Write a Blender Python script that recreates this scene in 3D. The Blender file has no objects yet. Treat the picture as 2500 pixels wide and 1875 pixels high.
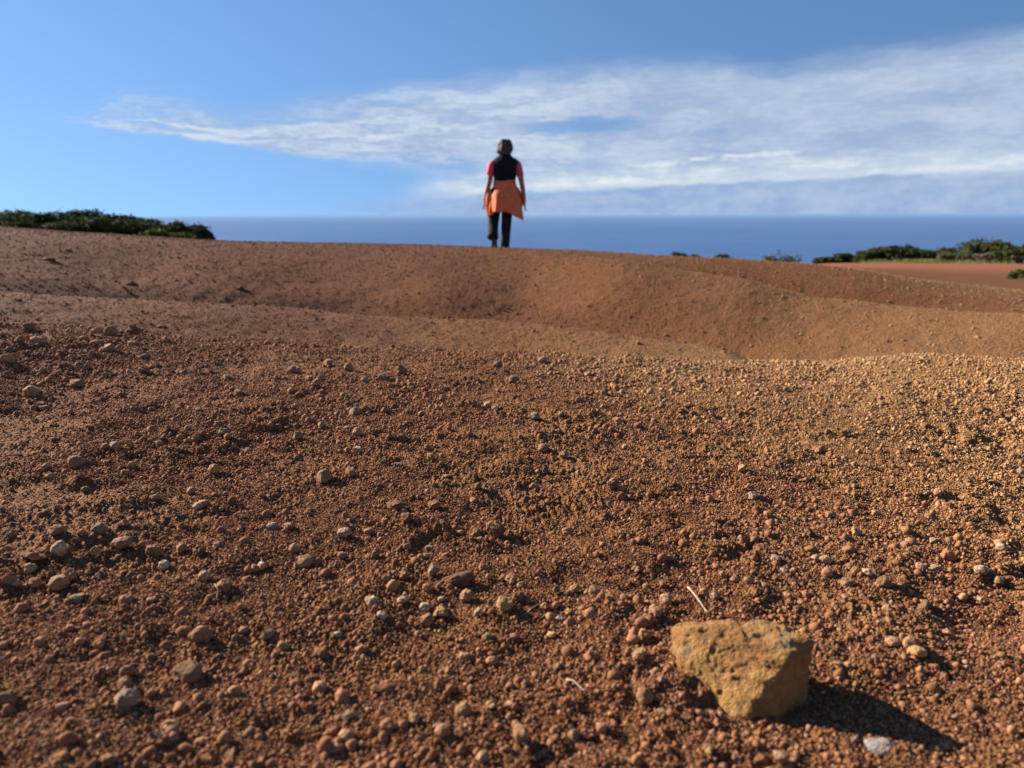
import bpy, bmesh, math, random
import numpy as np
from mathutils import Vector, Matrix, Euler

sc = bpy.context.scene
rad = math.radians

# ------------------------------------------------------------------ camera
F, EYE = 1800.0, 0.45                      # focal length in pixels of a 2500 px wide frame, eye height
PITCH, ROLL = math.atan((937.5 - 526) / F), rad(0.26)
cam_data = bpy.data.cameras.new('camera')
cam = bpy.data.objects.new('camera', cam_data)
sc.collection.objects.link(cam)
cam_data.sensor_width = 36.0
cam_data.lens = 36.0 * F / 2500.0
cam_data.clip_start, cam_data.clip_end = 0.02, 900000.0
cam.matrix_world = (Matrix.Translation((0, 0, EYE)) @ Matrix.Rotation(math.pi / 2 - PITCH, 4, 'X')
                    @ Matrix.Rotation(-ROLL, 4, 'Z'))
cam_data.dof.use_dof = True
cam_data.dof.focus_distance = 1.35
cam_data.dof.aperture_fstop = 5.1
sc.camera = cam
sc.cycles.max_bounces, sc.cycles.diffuse_bounces, sc.cycles.glossy_bounces, sc.cycles.volume_bounces = 5, 3, 2, 0

# ------------------------------------------------------------------ light
SUN_AZ, SUN_EL = -60.0, 24.5               # degrees; azimuth from +Y, positive towards +X
sun_data = bpy.data.lights.new('sun', 'SUN')
sun_data.energy, sun_data.angle, sun_data.color = 5.0, rad(0.5), (1.0, 0.93, 0.83)
sun = bpy.data.objects.new('sun', sun_data)
sc.collection.objects.link(sun)
sd = Vector((math.sin(rad(SUN_AZ)) * math.cos(rad(SUN_EL)), math.cos(rad(SUN_AZ)) * math.cos(rad(SUN_EL)), math.sin(rad(SUN_EL))))
sun.rotation_euler = sd.to_track_quat('Z', 'Y').to_euler()
sun.location = sd * 50
EXPOSURE = 1.3
vs = sc.view_settings
vs.view_transform, vs.look, vs.exposure, vs.gamma, vs.use_curve_mapping = 'Standard', 'None', EXPOSURE, 1.0, False


def ray(x, y):
    """direction of a picture point (used to carry measured bearings and heights over into the world)"""
    a, b = (x - 1250) / F, -(y - 937.5) / F
    c, s = math.cos(ROLL), math.sin(ROLL)
    a, b = a * c + b * s, -a * s + b * c
    cp, sp = math.cos(PITCH), math.sin(PITCH)
    return np.array([a, cp + b * sp, -sp + b * cp])


def azel(x, y):
    d = ray(x, y)
    return math.degrees(math.atan2(d[0], d[1])), math.degrees(math.atan2(d[2], math.hypot(d[0], d[1])))


# ------------------------------------------------------------------ node helper
class S:
    """a shader socket with arithmetic"""
    def __init__(s, nt, sock): s.nt, s.k = nt, sock
    def _m(s, op, *a, clamp=False):
        n = s.nt.nodes.new('ShaderNodeMath'); n.operation = op; n.use_clamp = clamp
        for i, v in enumerate((s,) + a):
            if isinstance(v, S): s.nt.links.new(v.k, n.inputs[i])
            else: n.inputs[i].default_value = float(v)
        return S(s.nt, n.outputs[0])
    def __add__(s, o): return s._m('ADD', o)
    __radd__ = __add__
    def __sub__(s, o): return s._m('SUBTRACT', o)
    def __rsub__(s, o): return (s * -1.0) + o
    def __mul__(s, o): return s._m('MULTIPLY', o)
    __rmul__ = __mul__
    def __truediv__(s, o): return s._m('DIVIDE', o)
    def mx(s, o): return s._m('MAXIMUM', o)
    def mn(s, o): return s._m('MINIMUM', o)
    def pw(s, o): return s._m('POWER', o)
    def sstep(s, a, b):
        n = s.nt.nodes.new('ShaderNodeMapRange'); n.interpolation_type = 'SMOOTHSTEP'
        for i, v in ((0, s), (1, a), (2, b)):
            if isinstance(v, S): s.nt.links.new(v.k, n.inputs[i])
            else: n.inputs[i].default_value = float(v)
        n.inputs[3].default_value, n.inputs[4].default_value = 0, 1
        return S(s.nt, n.outputs[0])
    def curve(s, pts, x0, x1, y0, y1):
        t = (s - x0) / (x1 - x0)
        n = s.nt.nodes.new('ShaderNodeFloatCurve')
        c = n.mapping.curves[0]
        pts = sorted(pts)
        P = [((x - x0) / (x1 - x0), (y - y0) / (y1 - y0)) for x, y in pts]
        c.points[0].location = (0, P[0][1]); c.points[1].location = (1, P[-1][1])
        for p in P:
            if 0.001 < p[0] < 0.999: c.points.new(*p)
        n.mapping.update()
        s.nt.links.new(t._m('MULTIPLY', 1.0, clamp=True).k, n.inputs['Value'])
        return S(s.nt, n.outputs[0]) * (y1 - y0) + y0


def combine(nt, x, y, z):
    n = nt.nodes.new('ShaderNodeCombineXYZ')
    for i, v in enumerate((x, y, z)):
        if isinstance(v, S): nt.links.new(v.k, n.inputs[i])
        else: n.inputs[i].default_value = float(v)
    return n.outputs[0]


def noise(nt, vec, scale, detail=4, rough=0.5, dist=0.0):
    n = nt.nodes.new('ShaderNodeTexNoise')
    n.inputs['Scale'].default_value, n.inputs['Detail'].default_value = scale, detail
    n.inputs['Roughness'].default_value, n.inputs['Distortion'].default_value = rough, dist
    nt.links.new(vec, n.inputs['Vector'])
    return S(nt, n.outputs[0])


def mixc(nt, fac, a, b, mode='MIX'):
    n = nt.nodes.new('ShaderNodeMix'); n.data_type = 'RGBA'; n.blend_type = mode
    for s, v in ((n.inputs[0], fac), (n.inputs[6], a), (n.inputs[7], b)):
        if isinstance(v, S): nt.links.new(v.k, s)
        elif hasattr(v, 'is_linked'): nt.links.new(v, s)
        elif isinstance(v, (int, float)): s.default_value = v
        else: s.default_value = (*v, 1)
    return n.outputs[2]


# ------------------------------------------------------------------ sky with the cloud sheet
world = bpy.data.worlds.new('World'); sc.world = world; world.use_nodes = True
nt = world.node_tree; nt.nodes.clear()
sky = nt.nodes.new('ShaderNodeTexSky'); sky.sky_type = 'NISHITA'; sky.sun_disc = False
sky.sun_elevation, sky.sun_rotation = rad(SUN_EL), rad(SUN_AZ % 360)
sky.altitude, sky.air_density, sky.dust_density, sky.ozone_density = 200, 1.0, 0.1, 4.0
bg = nt.nodes.new('ShaderNodeBackground'); out = nt.nodes.new('ShaderNodeOutputWorld')
SKY_STRENGTH = 0.057
bg.inputs['Strength'].default_value = SKY_STRENGTH
KS = 1.0 / (SKY_STRENGTH * 2 ** EXPOSURE)      # from seen brightness to sky radiance
tc = nt.nodes.new('ShaderNodeTexCoord'); sep = nt.nodes.new('ShaderNodeSeparateXYZ')
nt.links.new(tc.outputs['Generated'], sep.inputs[0])
dx, dy, dz = (S(nt, sep.outputs[i]) for i in range(3))
az = dx._m('ARCTAN2', dy) * (180 / math.pi)
el = dz._m('ARCSINE') * (180 / math.pi)


def lin(h):
    return tuple(((int(h[i:i + 2], 16) / 255 + 0.055) / 1.055) ** 2.4 if int(h[i:i + 2], 16) > 10 else int(h[i:i + 2], 16) / 255 / 12.92 for i in (0, 2, 4))


def seen(h): return tuple(c * KS for c in lin(h))


up_px = [(-300, 290), (100, 280), (195, 268), (305, 224), (486, 232), (565, 252), (735, 240), (875, 215), (1045, 181), (1250, 168),
         (1476, 141), (1759, 133), (1843, 155), (2041, 113), (2267, 90), (2500, 51)]
lo_px = [(-300, 300), (100, 300), (195, 318), (395, 338), (565, 362), (735, 392), (960, 408), (1060, 416), (1250, 432), (1500, 450), (1800, 462), (2500, 466)]
up = az.curve([azel(*p) for p in up_px], -50, 50, 0, 20)
lo = az.curve([azel(*p) for p in lo_px], -50, 50, 0, 20)
wv = combine(nt, az * 0.16, el * 0.55, 3.1)
warp = noise(nt, wv, 1.0, 5, 0.55) - 0.5
warp2 = noise(nt, combine(nt, az * 0.5, el * 2.6, 7.7), 1.0, 5, 0.6) - 0.5
ew = el + warp * 1.6 + warp2 * 0.7
w = (ew - lo) / (up - lo)
streak = noise(nt, combine(nt, az * 0.10 + warp * 0.5, w * 4.5, 1.3), 1.0, 6, 0.55)
streak2 = noise(nt, combine(nt, az * 0.22, w * 9.0 + warp2 * 1.5, 9.3), 1.0, 5, 0.5)
edge_hi = (up - ew).sstep(-0.4, 2.2)
edge_lo = (ew - lo).sstep(az.sstep(azel(700, 400)[0], azel(1250, 400)[0]) * -1.2, az.sstep(azel(700, 400)[0], azel(1150, 400)[0]) * 0.9 + 0.6)
tip = az.sstep(azel(150, 300)[0], azel(700, 300)[0])
body = streak * 0.6 + streak2 * 0.4
right = az.sstep(azel(900, 300)[0], azel(1900, 300)[0])
fine = noise(nt, combine(nt, az * 0.9 + warp * 2.0, el * 4.0 + warp2 * 2.0, 21.0), 1.0, 6, 0.65)
thick = (body + tip * 0.13 + (fine - 0.5) * (0.25 - right * 0.15)).sstep(0.35, 0.62)
dens = edge_hi * edge_lo * (thick * (1.0 - right * 0.5) + right * 0.45) * (0.90 + right * 0.05)
# the blue gap in the sheet
ha, he = azel(1430, 306)
hole = (((az - ha) / 5.6).pw(2.0) + ((el + warp2 * 1.1 - he - (az - ha) * 0.03) / 0.8).pw(2.0)).sstep(1.1, 0.0)
dens = dens * (1.0 - hole * 0.85)
white = (streak2 * 0.45 + streak * 0.3 + fine * 0.25).sstep(0.42, 0.62) * (1.0 - right * 0.5)
sheet_col = mixc(nt, white, seen('ACBEDB'), seen('DAE6F1'))
skyc = nt.nodes.new('ShaderNodeHueSaturation')
skyc.inputs['Saturation'].default_value = 1.07
skyc.inputs['Hue'].default_value = 0.503
nt.links.new(combine(nt, dx, dy, dz * 0.6 + 0.2), sky.inputs['Vector'])
nt.links.new(sky.outputs[0], skyc.inputs['Color'])
col = mixc(nt, dens, skyc.outputs[0], sheet_col)
# low bank of grey-blue air and cloud along the right horizon
bank_top = az.curve([azel(*p) for p in [(600, 520), (820, 496), (960, 480), (1250, 472), (1600, 456), (1900, 446), (2100, 432), (2500, 420)]], -50, 50, -2, 6)
lump = noise(nt, combine(nt, az * 0.75, el * 1.2, 5.5), 1.0, 5, 0.6) - 0.5
bank = (bank_top + lump * 0.9 - el).sstep(-0.25, 0.6) * az.sstep(azel(650, 500)[0], azel(1250, 500)[0]) * 0.9
# bright cumulus row above the bank
row_c = az.curve([azel(*p) for p in [(900, 486), (1100, 470), (1300, 458), (1700, 440), (2000, 425), (2300, 412), (2500, 400)]], -50, 50, -2, 6)
lump2 = noise(nt, combine(nt, az * 0.42, el * 1.5, 12.5), 1.0, 6, 0.6) - 0.5
rowd = (el - row_c - lump2 * 1.6)
row = rowd.sstep(-0.55, -0.1) * rowd.sstep(1.9, 0.2)
rgap = noise(nt, combine(nt, az * 0.16, 2.0, 4.5), 1.0, 3, 0.5).sstep(0.3, 0.5)
row = row * az.sstep(azel(940, 470)[0], azel(1180, 470)[0]) * az.sstep(azel(3400, 470)[0], azel(2300, 470)[0]) * rgap
col = mixc(nt, row * 0.95, col, mixc(nt, lump2.sstep(-0.15, 0.25), seen('C6D6E8'), seen('EEF4F4')))
col = mixc(nt, bank, col, mixc(nt, (lump + warp).sstep(-0.3, 0.3), seen('98B0D8'), seen('B2C6E2')))
# thin sunlit rim of cloud
ra, re = azel(1765, 386)
sl = (azel(1970, 368)[1] - azel(1560, 404)[1]) / (azel(1970, 368)[0] - azel(1560, 404)[0])
rim = (((el + lump2 * 0.8 + warp2 * 0.5 - re - (az - ra) * sl) / 0.20).pw(2.0) + ((az - ra) / 6.6).pw(4.0)).sstep(1.2, 0.0)
col = mixc(nt, rim * noise(nt, combine(nt, az * 0.45, 3.0, 33.0), 1.0, 3, 0.6).sstep(0.36, 0.55) * 0.75, col, seen('E6EFF6'))
nt.links.new(col, bg.inputs['Color'])
nt.links.new(bg.outputs[0], out.inputs[0])

# ------------------------------------------------------------------ object helpers
def new_mesh(name, verts, faces, smooth=True):
    me = bpy.data.meshes.new(name)
    verts = np.asarray(verts, dtype=np.float32).reshape(-1, 3)
    if isinstance(faces, np.ndarray):
        k = faces.shape[1]
        me.vertices.add(len(verts)); me.vertices.foreach_set('co', verts.ravel())
        me.loops.add(faces.size); me.loops.foreach_set('vertex_index', faces.astype(np.int32).ravel())
        me.polygons.add(len(faces)); me.polygons.foreach_set('loop_start', np.arange(0, faces.size, k, dtype=np.int32))
        me.update(calc_edges=True)
    else:
        me.from_pydata(verts.tolist(), [], faces)
    if smooth and len(me.polygons): me.polygons.foreach_set('use_smooth', np.ones(len(me.polygons), dtype=bool))
    return me


def link(name, me, mat=None, parent=None, **props):
    o = bpy.data.objects.new(name, me)
    sc.collection.objects.link(o)
    if mat is not None and me is not None: me.materials.clear(); me.materials.append(mat)
    if parent is not None: o.parent = parent
    for k, v in props.items(): o[k] = v
    return o


def material(name):
    m = bpy.data.materials.new(name); m.use_nodes = True
    nt = m.node_tree
    p = next(n for n in nt.nodes if n.type == 'BSDF_PRINCIPLED')
    p.inputs['Specular IOR Level'].default_value = 0.25
    g = nt.nodes.new('ShaderNodeNewGeometry')
    return m, nt, p, g.outputs['Position']


def set_bump(nt, p, height, strength, distance):
    b = nt.nodes.new('ShaderNodeBump')
    b.inputs['Strength'].default_value, b.inputs['Distance'].default_value = strength, distance
    nt.links.new(height.k if isinstance(height, S) else height, b.inputs['Height'])
    nt.links.new(b.outputs[0], p.inputs['Normal'])
    return b


# ------------------------------------------------------------------ numpy noise
def _h(ix, iy, seed):
    h = (ix.astype(np.int64) * 374761393 + iy.astype(np.int64) * 668265263 + seed * 974634777) & 0xFFFFFFFF
    h = ((h ^ (h >> 13)) * 1274126177) & 0xFFFFFFFF
    h = h ^ (h >> 16)
    return (h & 0xFFFF) / 65535.0


def vnoise(x, y, seed=0):
    ix, iy = np.floor(x), np.floor(y)
    fx, fy = x - ix, y - iy
    u, v = fx * fx * fx * (fx * (fx * 6 - 15) + 10), fy * fy * fy * (fy * (fy * 6 - 15) + 10)
    a, b = _h(ix, iy, seed), _h(ix + 1, iy, seed)
    c, d = _h(ix, iy + 1, seed), _h(ix + 1, iy + 1, seed)
    return (a + (b - a) * u + (c - a) * v + (a - b - c + d) * u * v) * 2 - 1


def fbm(x, y, seed=0, octs=3, gain=0.5):
    t, a = 0.0, 1.0
    for i in range(octs):
        c, s = math.cos(0.6 * i), math.sin(0.6 * i)
        t = t + a * vnoise((x * c - y * s) * 2 ** i + 17 * i, (x * s + y * c) * 2 ** i - 9 * i, seed + i)
        a *= gain
    return t


def grains(x, y, cell, seed):
    """bed of half-sunk round grains: height in units of the grain radius"""
    X, Y = x / cell, y / cell
    ix, iy = np.floor(X), np.floor(Y)
    best = np.zeros_like(X)
    for i in (-1, 0, 1):
        for j in (-1, 0, 1):
            cx, cy = ix + i, iy + j
            px, py = cx + 0.15 + 0.7 * _h(cx, cy, seed), cy + 0.15 + 0.7 * _h(cx, cy, seed + 5)
            R = 0.22 + 0.42 * _h(cx, cy, seed + 9) ** 1.6
            q = R * R - (X - px) ** 2 - (Y - py) ** 2
            best = np.maximum(best, np.sqrt(np.maximum(q, 0)))
    return best


def pchip(xk, yk, x):
    """xk (n,K), yk (n,K) knots for each column, x (n,M): monotone cubic interpolation"""
    h = np.diff(xk, axis=1); d = np.diff(yk, axis=1) / h
    m = np.zeros_like(yk)
    same = d[:, :-1] * d[:, 1:] > 0
    w1, w2 = 2 * h[:, 1:] + h[:, :-1], h[:, 1:] + 2 * h[:, :-1]
    with np.errstate(divide='ignore', invalid='ignore'):
        hm = (w1 + w2) / (w1 / d[:, :-1] + w2 / d[:, 1:])
    m[:, 1:-1] = np.where(same, hm, 0)
    m[:, 0], m[:, -1] = d[:, 0], d[:, -1]
    K = xk.shape[1]
    k = np.zeros(x.shape, int)
    for j in range(1, K - 1): k += (x >= xk[:, j:j + 1])
    tk = lambda A: np.take_along_axis(A, k, 1)
    hh = tk(h); t = np.clip((x - tk(xk)) / hh, 0, 1)
    y0, y1 = tk(yk), np.take_along_axis(yk, k + 1, 1)
    m0, m1 = tk(m), np.take_along_axis(m, k + 1, 1)
    t2, t3 = t * t, t * t * t
    return (2 * t3 - 3 * t2 + 1) * y0 + (t3 - 2 * t2 + t) * hh * m0 + (-2 * t3 + 3 * t2) * y1 + (t3 - t2) * hh * m1


def smooth01(a, b, x):
    t = np.clip((x - a) / (b - a), 0, 1); return t * t * (3 - 2 * t)


# ------------------------------------------------------------------ terrain: ridges measured as bearing + slope of the line of sight
_BG = np.radians(np.linspace(-48, 48, 1921))


def _soft(A, sig):
    A = np.array(sorted(A)); y = np.interp(_BG, A[:, 0], A[:, 1])
    k = np.exp(-0.5 * (np.arange(-160, 161) * 0.05 / sig) ** 2); k /= k.sum()
    y = np.convolve(np.pad(y, 160, mode='edge'), k, 'valid')
    return lambda b: np.interp(b, _BG, y)


def tab(px):
    A = []
    for x, y in px:
        d = ray(x, y); A.append((math.atan2(d[0], d[1]), d[2] / math.hypot(d[0], d[1])))
    return _soft(A, 0.6)


def rtab(px):
    return _soft([(math.atan2(ray(x, 700)[0], ray(x, 700)[1]), r) for x, r in px], 2.2)


T1 = tab([(-150, 764), (0, 780), (81, 789), (183, 801), (346, 817), (488, 829), (692, 839), (900, 853), (1250, 867), (1600, 877), (1763, 882), (1966, 886),
          (2088, 876), (2190, 870), (2500, 874), (2650, 876)])
R1 = rtab([(0, 3.05), (1250, 2.9), (1950, 3.0), (2500, 2.8)])
T2 = tab([(-150, 702), (0, 709), (198, 720), (395, 734), (625, 750), (791, 760), (1130, 780), (1356, 797), (1600, 829), (1722, 845), (1844, 868), (1917, 886), (2000, 900), (2500, 890)])
R2 = rtab([(0, 5.5), (600, 5.2), (1250, 4.9), (1900, 4.2), (2500, 4.2)])
T3 = tab([(-150, 568), (0, 578), (625, 611), (1000, 618), (1333, 622), (1450, 634), (1600, 657), (1722, 670), (1824, 684), (1905, 703), (1966, 717), (2088, 733), (2210, 750), (2353, 762), (2500, 766), (2650, 768)])
R3 = rtab([(0, 8.3), (1000, 8.2), (1333, 8.0), (1600, 7.5), (1900, 6.9), (2200, 6.5), (2500, 6.2)])
T4 = tab([(-150, 543), (0, 554), (181, 566), (362, 577.5), (514, 586), (625, 590), (1017, 597.5), (1100, 599.5), (1219, 604.5), (1400, 611.4), (1600, 623), (1763, 630), (1950, 642), (2030, 651),
          (2109, 661), (2210, 680), (2332, 697), (2500, 715), (2650, 725)])
R4 = rtab([(0, 9.8), (1250, 9.5), (1500, 9.2), (1800, 8.9), (1950, 9.0), (2500, 9.0)])
T5 = tab([(-150, 590), (0, 595), (600, 622), (1250, 640), (1700, 652), (1950, 648), (2010, 642.5), (2190, 640.5), (2500, 643), (2650, 643)])


def ground_cols(b, r):
    """terrain height for bearings b (n,) and radii r (n,M)"""
    b = np.asarray(b, float); bc = np.clip(b, rad(-39), rad(39))
    px = 1250 + 1807 * np.tan(bc)
    t1, t2, t3, t4, t5 = (t(bc) for t in (T1, T2, T3, T4, T5))
    r1, r2, r3, r4 = (q(bc) for q in (R1, R2, R3, R4))
    tilt = 0.035
    plane = lambda rr: (-tilt * rr * np.sin(bc) - EYE) / rr
    gone2 = smooth01(1780, 1940, px)
    t2e = t2 * (1 - gone2) + (t1 - 0.006) * gone2
    v1 = t1 - 0.026 * (1 - gone2) - 0.014 * gone2
    lf = smooth01(900, 200, px)
    v2 = t2e - (0.024 - 0.008 * lf + 0.012 * smooth01(1250, 1550, px)) * (1 - gone2) - 0.006 * gone2
    q2 = t2e + (0.36 - 0.06 * lf + 0.10 * smooth01(1250, 1550, px)) * (t3 - t2e)
    d3 = smooth01(1330, 1900, px)
    v3 = (t3 * 0.45 + t4 * 0.55) * (1 - d3) + (t3 - 0.022) * d3
    q4 = v3 + 0.62 * (t4 - v3)
    v4 = (t4 + t5) * 0.5 - 0.004
    open_ = smooth01(1940, 2100, px)
    b4 = (t4 - 0.0085) * (1 - open_) + (t4 + 0.25 * (t5 - t4) - 0.002) * open_
    v4 = np.minimum(v4, b4 - 0.002) * (1 - open_) + v4 * open_
    o = np.ones_like(bc)
    r2 = np.maximum(r2, r1 * 1.36)
    rk = np.stack([1.2 * o, 1.5 * o, 1.8 * o, r1, r1 * 0.6 + r2 * 0.4, r2, r2 * 1.13, r2 * 1.13 * 0.65 + r3 * 0.35, r3, r3 * 0.75 + r4 * 0.25, (r3 * 0.75 + r4 * 0.25) * 0.62 + r4 * 0.38, r4, 11.2 * o, 14.5 * o, 38 * o, 75 * o, 150 * o, 200 * o, 400 * o], 1)
    tk = np.stack([plane(1.2), plane(1.5), plane(1.8), t1, v1, t2e, v2, q2, t3, v3, q4, t4, b4, v4, t5, t5 - 0.02, t5 - 0.07, -1.05 * o, -0.6 * o], 1)
    lr = np.log(rk)
    T = pchip(lr, tk, np.log(r))
    # gullies and spurs on the far slope
    P = px[:, None]
    w = smooth01(5.4, 6.4, r) * (1 - smooth01(7.2, 8.6, r))
    fan = (r - 7.0) * 40
    T = T + w * (-0.007 * np.exp(-((P - 840 + fan) / 150) ** 2) + 0.006 * np.exp(-((P - 1060 + fan) / 120) ** 2)
                 - 0.006 * np.exp(-((P - 1290 + fan) / 130) ** 2) + 0.007 * np.exp(-((P - 1520) / 160) ** 2) - 0.006 * np.exp(-((P - 330) / 170) ** 2))
    z = EYE + r * T
    zp = -tilt * r * np.sin(bc)[:, None]
    k = smooth01(1.25, 1.75, r)
    return zp * (1 - k) + z * k


def relief(x, y, r):
    near = 1 - smooth01(2.6, 4.5, r)
    z = near * (0.010 * fbm(x * 2.6, y * 2.6, 3, 3) + 0.0045 * fbm(x * 13, y * 13, 11, 3)) * smooth01(0.2, 0.7, r)
    crust = np.maximum(fbm(x * 7 + 3, y * 7, 21, 2) - 0.15, 0)
    z = z + near * crust * (0.006 + 0.008 * fbm(x * 40, y * 40, 31, 3)) + near * 0.0022 * fbm(x * 33, y * 33, 35, 3)
    far = smooth01(3, 5, r) * (1 - smooth01(7.6, 9, r)) + 0.3 * smooth01(7.6, 9, r) * (1 - smooth01(20, 30, r))
    z = z + far * (0.018 * fbm(x * 1.1, y * 1.1, 41, 2) + 0.004 * fbm(x * 5, y * 5, 51, 3) + 0.0035 * fbm(x * 14, y * 14, 57, 3))
    return z


def ground(x, y):
    x, y = np.atleast_1d(np.asarray(x, float)), np.atleast_1d(np.asarray(y, float))
    r = np.hypot(x, y)
    return ground_cols(np.arctan2(x, y), np.maximum(r, 0.05)[:, None])[:, 0] + relief(x, y, r)


def hit(x, y, it=14):
    """where the line of sight through a measured picture point meets the ground"""
    d = ray(x, y); t0 = 0.3
    o = np.array([0, 0, EYE])
    ts = np.geomspace(0.4, 60, 360)
    P = o + ts[:, None] * d
    below = P[:, 2] < ground(P[:, 0], P[:, 1])
    i = int(np.argmax(below)) if below.any() else len(ts) - 1
    lo_, hi_ = ts[max(i - 1, 0)], ts[i]
    for _ in range(it):
        m = (lo_ + hi_) / 2; q = o + m * d
        if q[2] < ground(q[0], q[1])[0]: hi_ = m
        else: lo_ = m
    q = o + hi_ * d
    return np.array([q[0], q[1], ground(q[0], q[1])[0]]), hi_


def build_ground():
    th = np.concatenate([np.arange(-180, -42, 4.0), np.arange(-42, 42.001, 0.1), np.arange(45, 180, 4.0)])
    th = np.radians(th)
    rs = [0.12, 0.25, 0.36, 0.42]
    while rs[-1] < 230:
        r = rs[-1]
        dr = min(r * r * 0.0034, r * 0.0036) if r < 3.2 else min(r * 0.0055, 0.06 + 0.04 * max(r - 14, 0)) if r < 14 else r * 0.04
        rs.append(r + dr)
    rs += [400.0]
    rs = np.array(rs)
    n, m = len(th), len(rs)
    Rm = np.broadcast_to(rs, (n, m)).copy()
    Z = ground_cols(th, Rm)
    X, Y = Rm * np.sin(th)[:, None], Rm * np.cos(th)[:, None]
    Z += relief(X, Y, Rm)
    g = (1 - smooth01(2.2, 4.2, Rm)) * smooth01(0.3, 0.5, Rm)
    sel = g > 0
    gx, gy, gg = X[sel], Y[sel], g[sel]
    patch = 0.75 + 0.35 * fbm(gx * 9, gy * 9, 61, 2)
    Z[sel] += gg * patch * (0.0090 * grains(gx, gy, 0.0088, 71) * smooth01(0.2, 0.9, fbm(gx * 5, gy * 5, 66, 2) + 0.7) + 0.0066 * grains(gx, gy, 0.0049, 81))
    V = np.stack([X, Y, Z], 2).reshape(-1, 3)
    i = np.arange(n); i2 = (i + 1) % n
    j = np.arange(m - 1)
    a = i[:, None] * m + j; b = i2[:, None] * m + j
    faces = np.stack([a, a + 1, b + 1, b], 2).reshape(-1, 4)
    me = new_mesh('ground', V, faces)
    bc = np.clip(th, rad(-39), rad(39)); px = 1250 + 1807 * np.tan(bc)
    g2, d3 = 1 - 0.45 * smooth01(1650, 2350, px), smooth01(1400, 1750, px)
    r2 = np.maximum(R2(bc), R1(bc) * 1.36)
    hill = smooth01(1.0, 1.1, Rm / r2[:, None]) * g2[:, None]                     # bare red soil behind the second ridge, also darkened in place of slope shade
    back = smooth01(1.0, 1.08, Rm / R3(bc)[:, None]) * d3[:, None]                # same soil and painted shade behind the third ridge
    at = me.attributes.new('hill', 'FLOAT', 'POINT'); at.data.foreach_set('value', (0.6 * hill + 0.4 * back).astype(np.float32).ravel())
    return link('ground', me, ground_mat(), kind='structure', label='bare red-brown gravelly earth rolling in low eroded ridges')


def ground_mat():
    m, nt, p, pos = material('red_earth')
    n1 = noise(nt, pos, 0.55, 3, 0.5); n2 = noise(nt, pos, 4.0, 4, 0.6); n3 = noise(nt, pos, 38.0, 4, 0.65); n4 = noise(nt, pos, 330.0, 2, 0.6)
    sx = nt.nodes.new('ShaderNodeSeparateXYZ'); nt.links.new(pos, sx.inputs[0])
    px, py = S(nt, sx.outputs[0]), S(nt, sx.outputs[1])
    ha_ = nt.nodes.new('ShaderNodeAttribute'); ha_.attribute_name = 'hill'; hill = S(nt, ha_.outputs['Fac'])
    col = mixc(nt, (n1 * 0.5 + n2 * 0.5).sstep(0.38, 0.62), (0.150, 0.058, 0.022), (0.188, 0.080, 0.029))
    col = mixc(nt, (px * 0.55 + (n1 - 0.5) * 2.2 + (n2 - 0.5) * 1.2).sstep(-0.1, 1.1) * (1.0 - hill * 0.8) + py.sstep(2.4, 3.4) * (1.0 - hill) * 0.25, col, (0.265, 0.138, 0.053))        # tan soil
    col = mixc(nt, (px * -0.3 + (n1 - 0.5) * 1.6 + (n2 - 0.5) * 1.8).sstep(-0.05, 0.5) * 0.8, col, (0.118, 0.041, 0.024))   # maroon soil
    col = mixc(nt, (n2 * 0.5 + n3 * 0.5).sstep(0.54, 0.68) * 0.7, col, (0.125, 0.046, 0.024))
    col = mixc(nt, n4.sstep(0.45, 0.75) * 0.6, col, (0.34, 0.185, 0.078))
    col = mixc(nt, n4.sstep(0.45, 0.28) * 0.6, col, (0.085, 0.034, 0.018))
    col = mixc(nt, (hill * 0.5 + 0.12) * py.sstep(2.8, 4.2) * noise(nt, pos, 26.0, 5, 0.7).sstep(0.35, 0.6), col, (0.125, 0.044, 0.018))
    col = mixc(nt, hill * 0.85, col, (0.136, 0.049, 0.020))  # redder soil plus shade of the slopes facing the camera, put into the colour
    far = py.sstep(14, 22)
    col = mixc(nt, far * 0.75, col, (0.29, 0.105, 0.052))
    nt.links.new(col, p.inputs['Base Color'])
    p.inputs['Roughness'].default_value = 0.95
    p.inputs['Specular IOR Level'].default_value = 0.1
    v1 = nt.nodes.new('ShaderNodeTexVoronoi'); v1.inputs['Scale'].default_value = 260
    v2 = nt.nodes.new('ShaderNodeTexVoronoi'); v2.inputs['Scale'].default_value = 62
    for v in (v1, v2): nt.links.new(pos, v.inputs['Vector'])
    h = S(nt, v1.outputs[0]) * -0.4 + S(nt, v2.outputs[0]) * -0.8 * py.sstep(2.2, 3.6) + n3 * 1.6 * py.sstep(2.0, 4.0) + noise(nt, pos, 17.0, 5, 0.7) * 2.2 * py.sstep(2.6, 4.2)
    set_bump(nt, p, h, 0.8, 0.008)
    return m


GROUND = build_ground()

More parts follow.
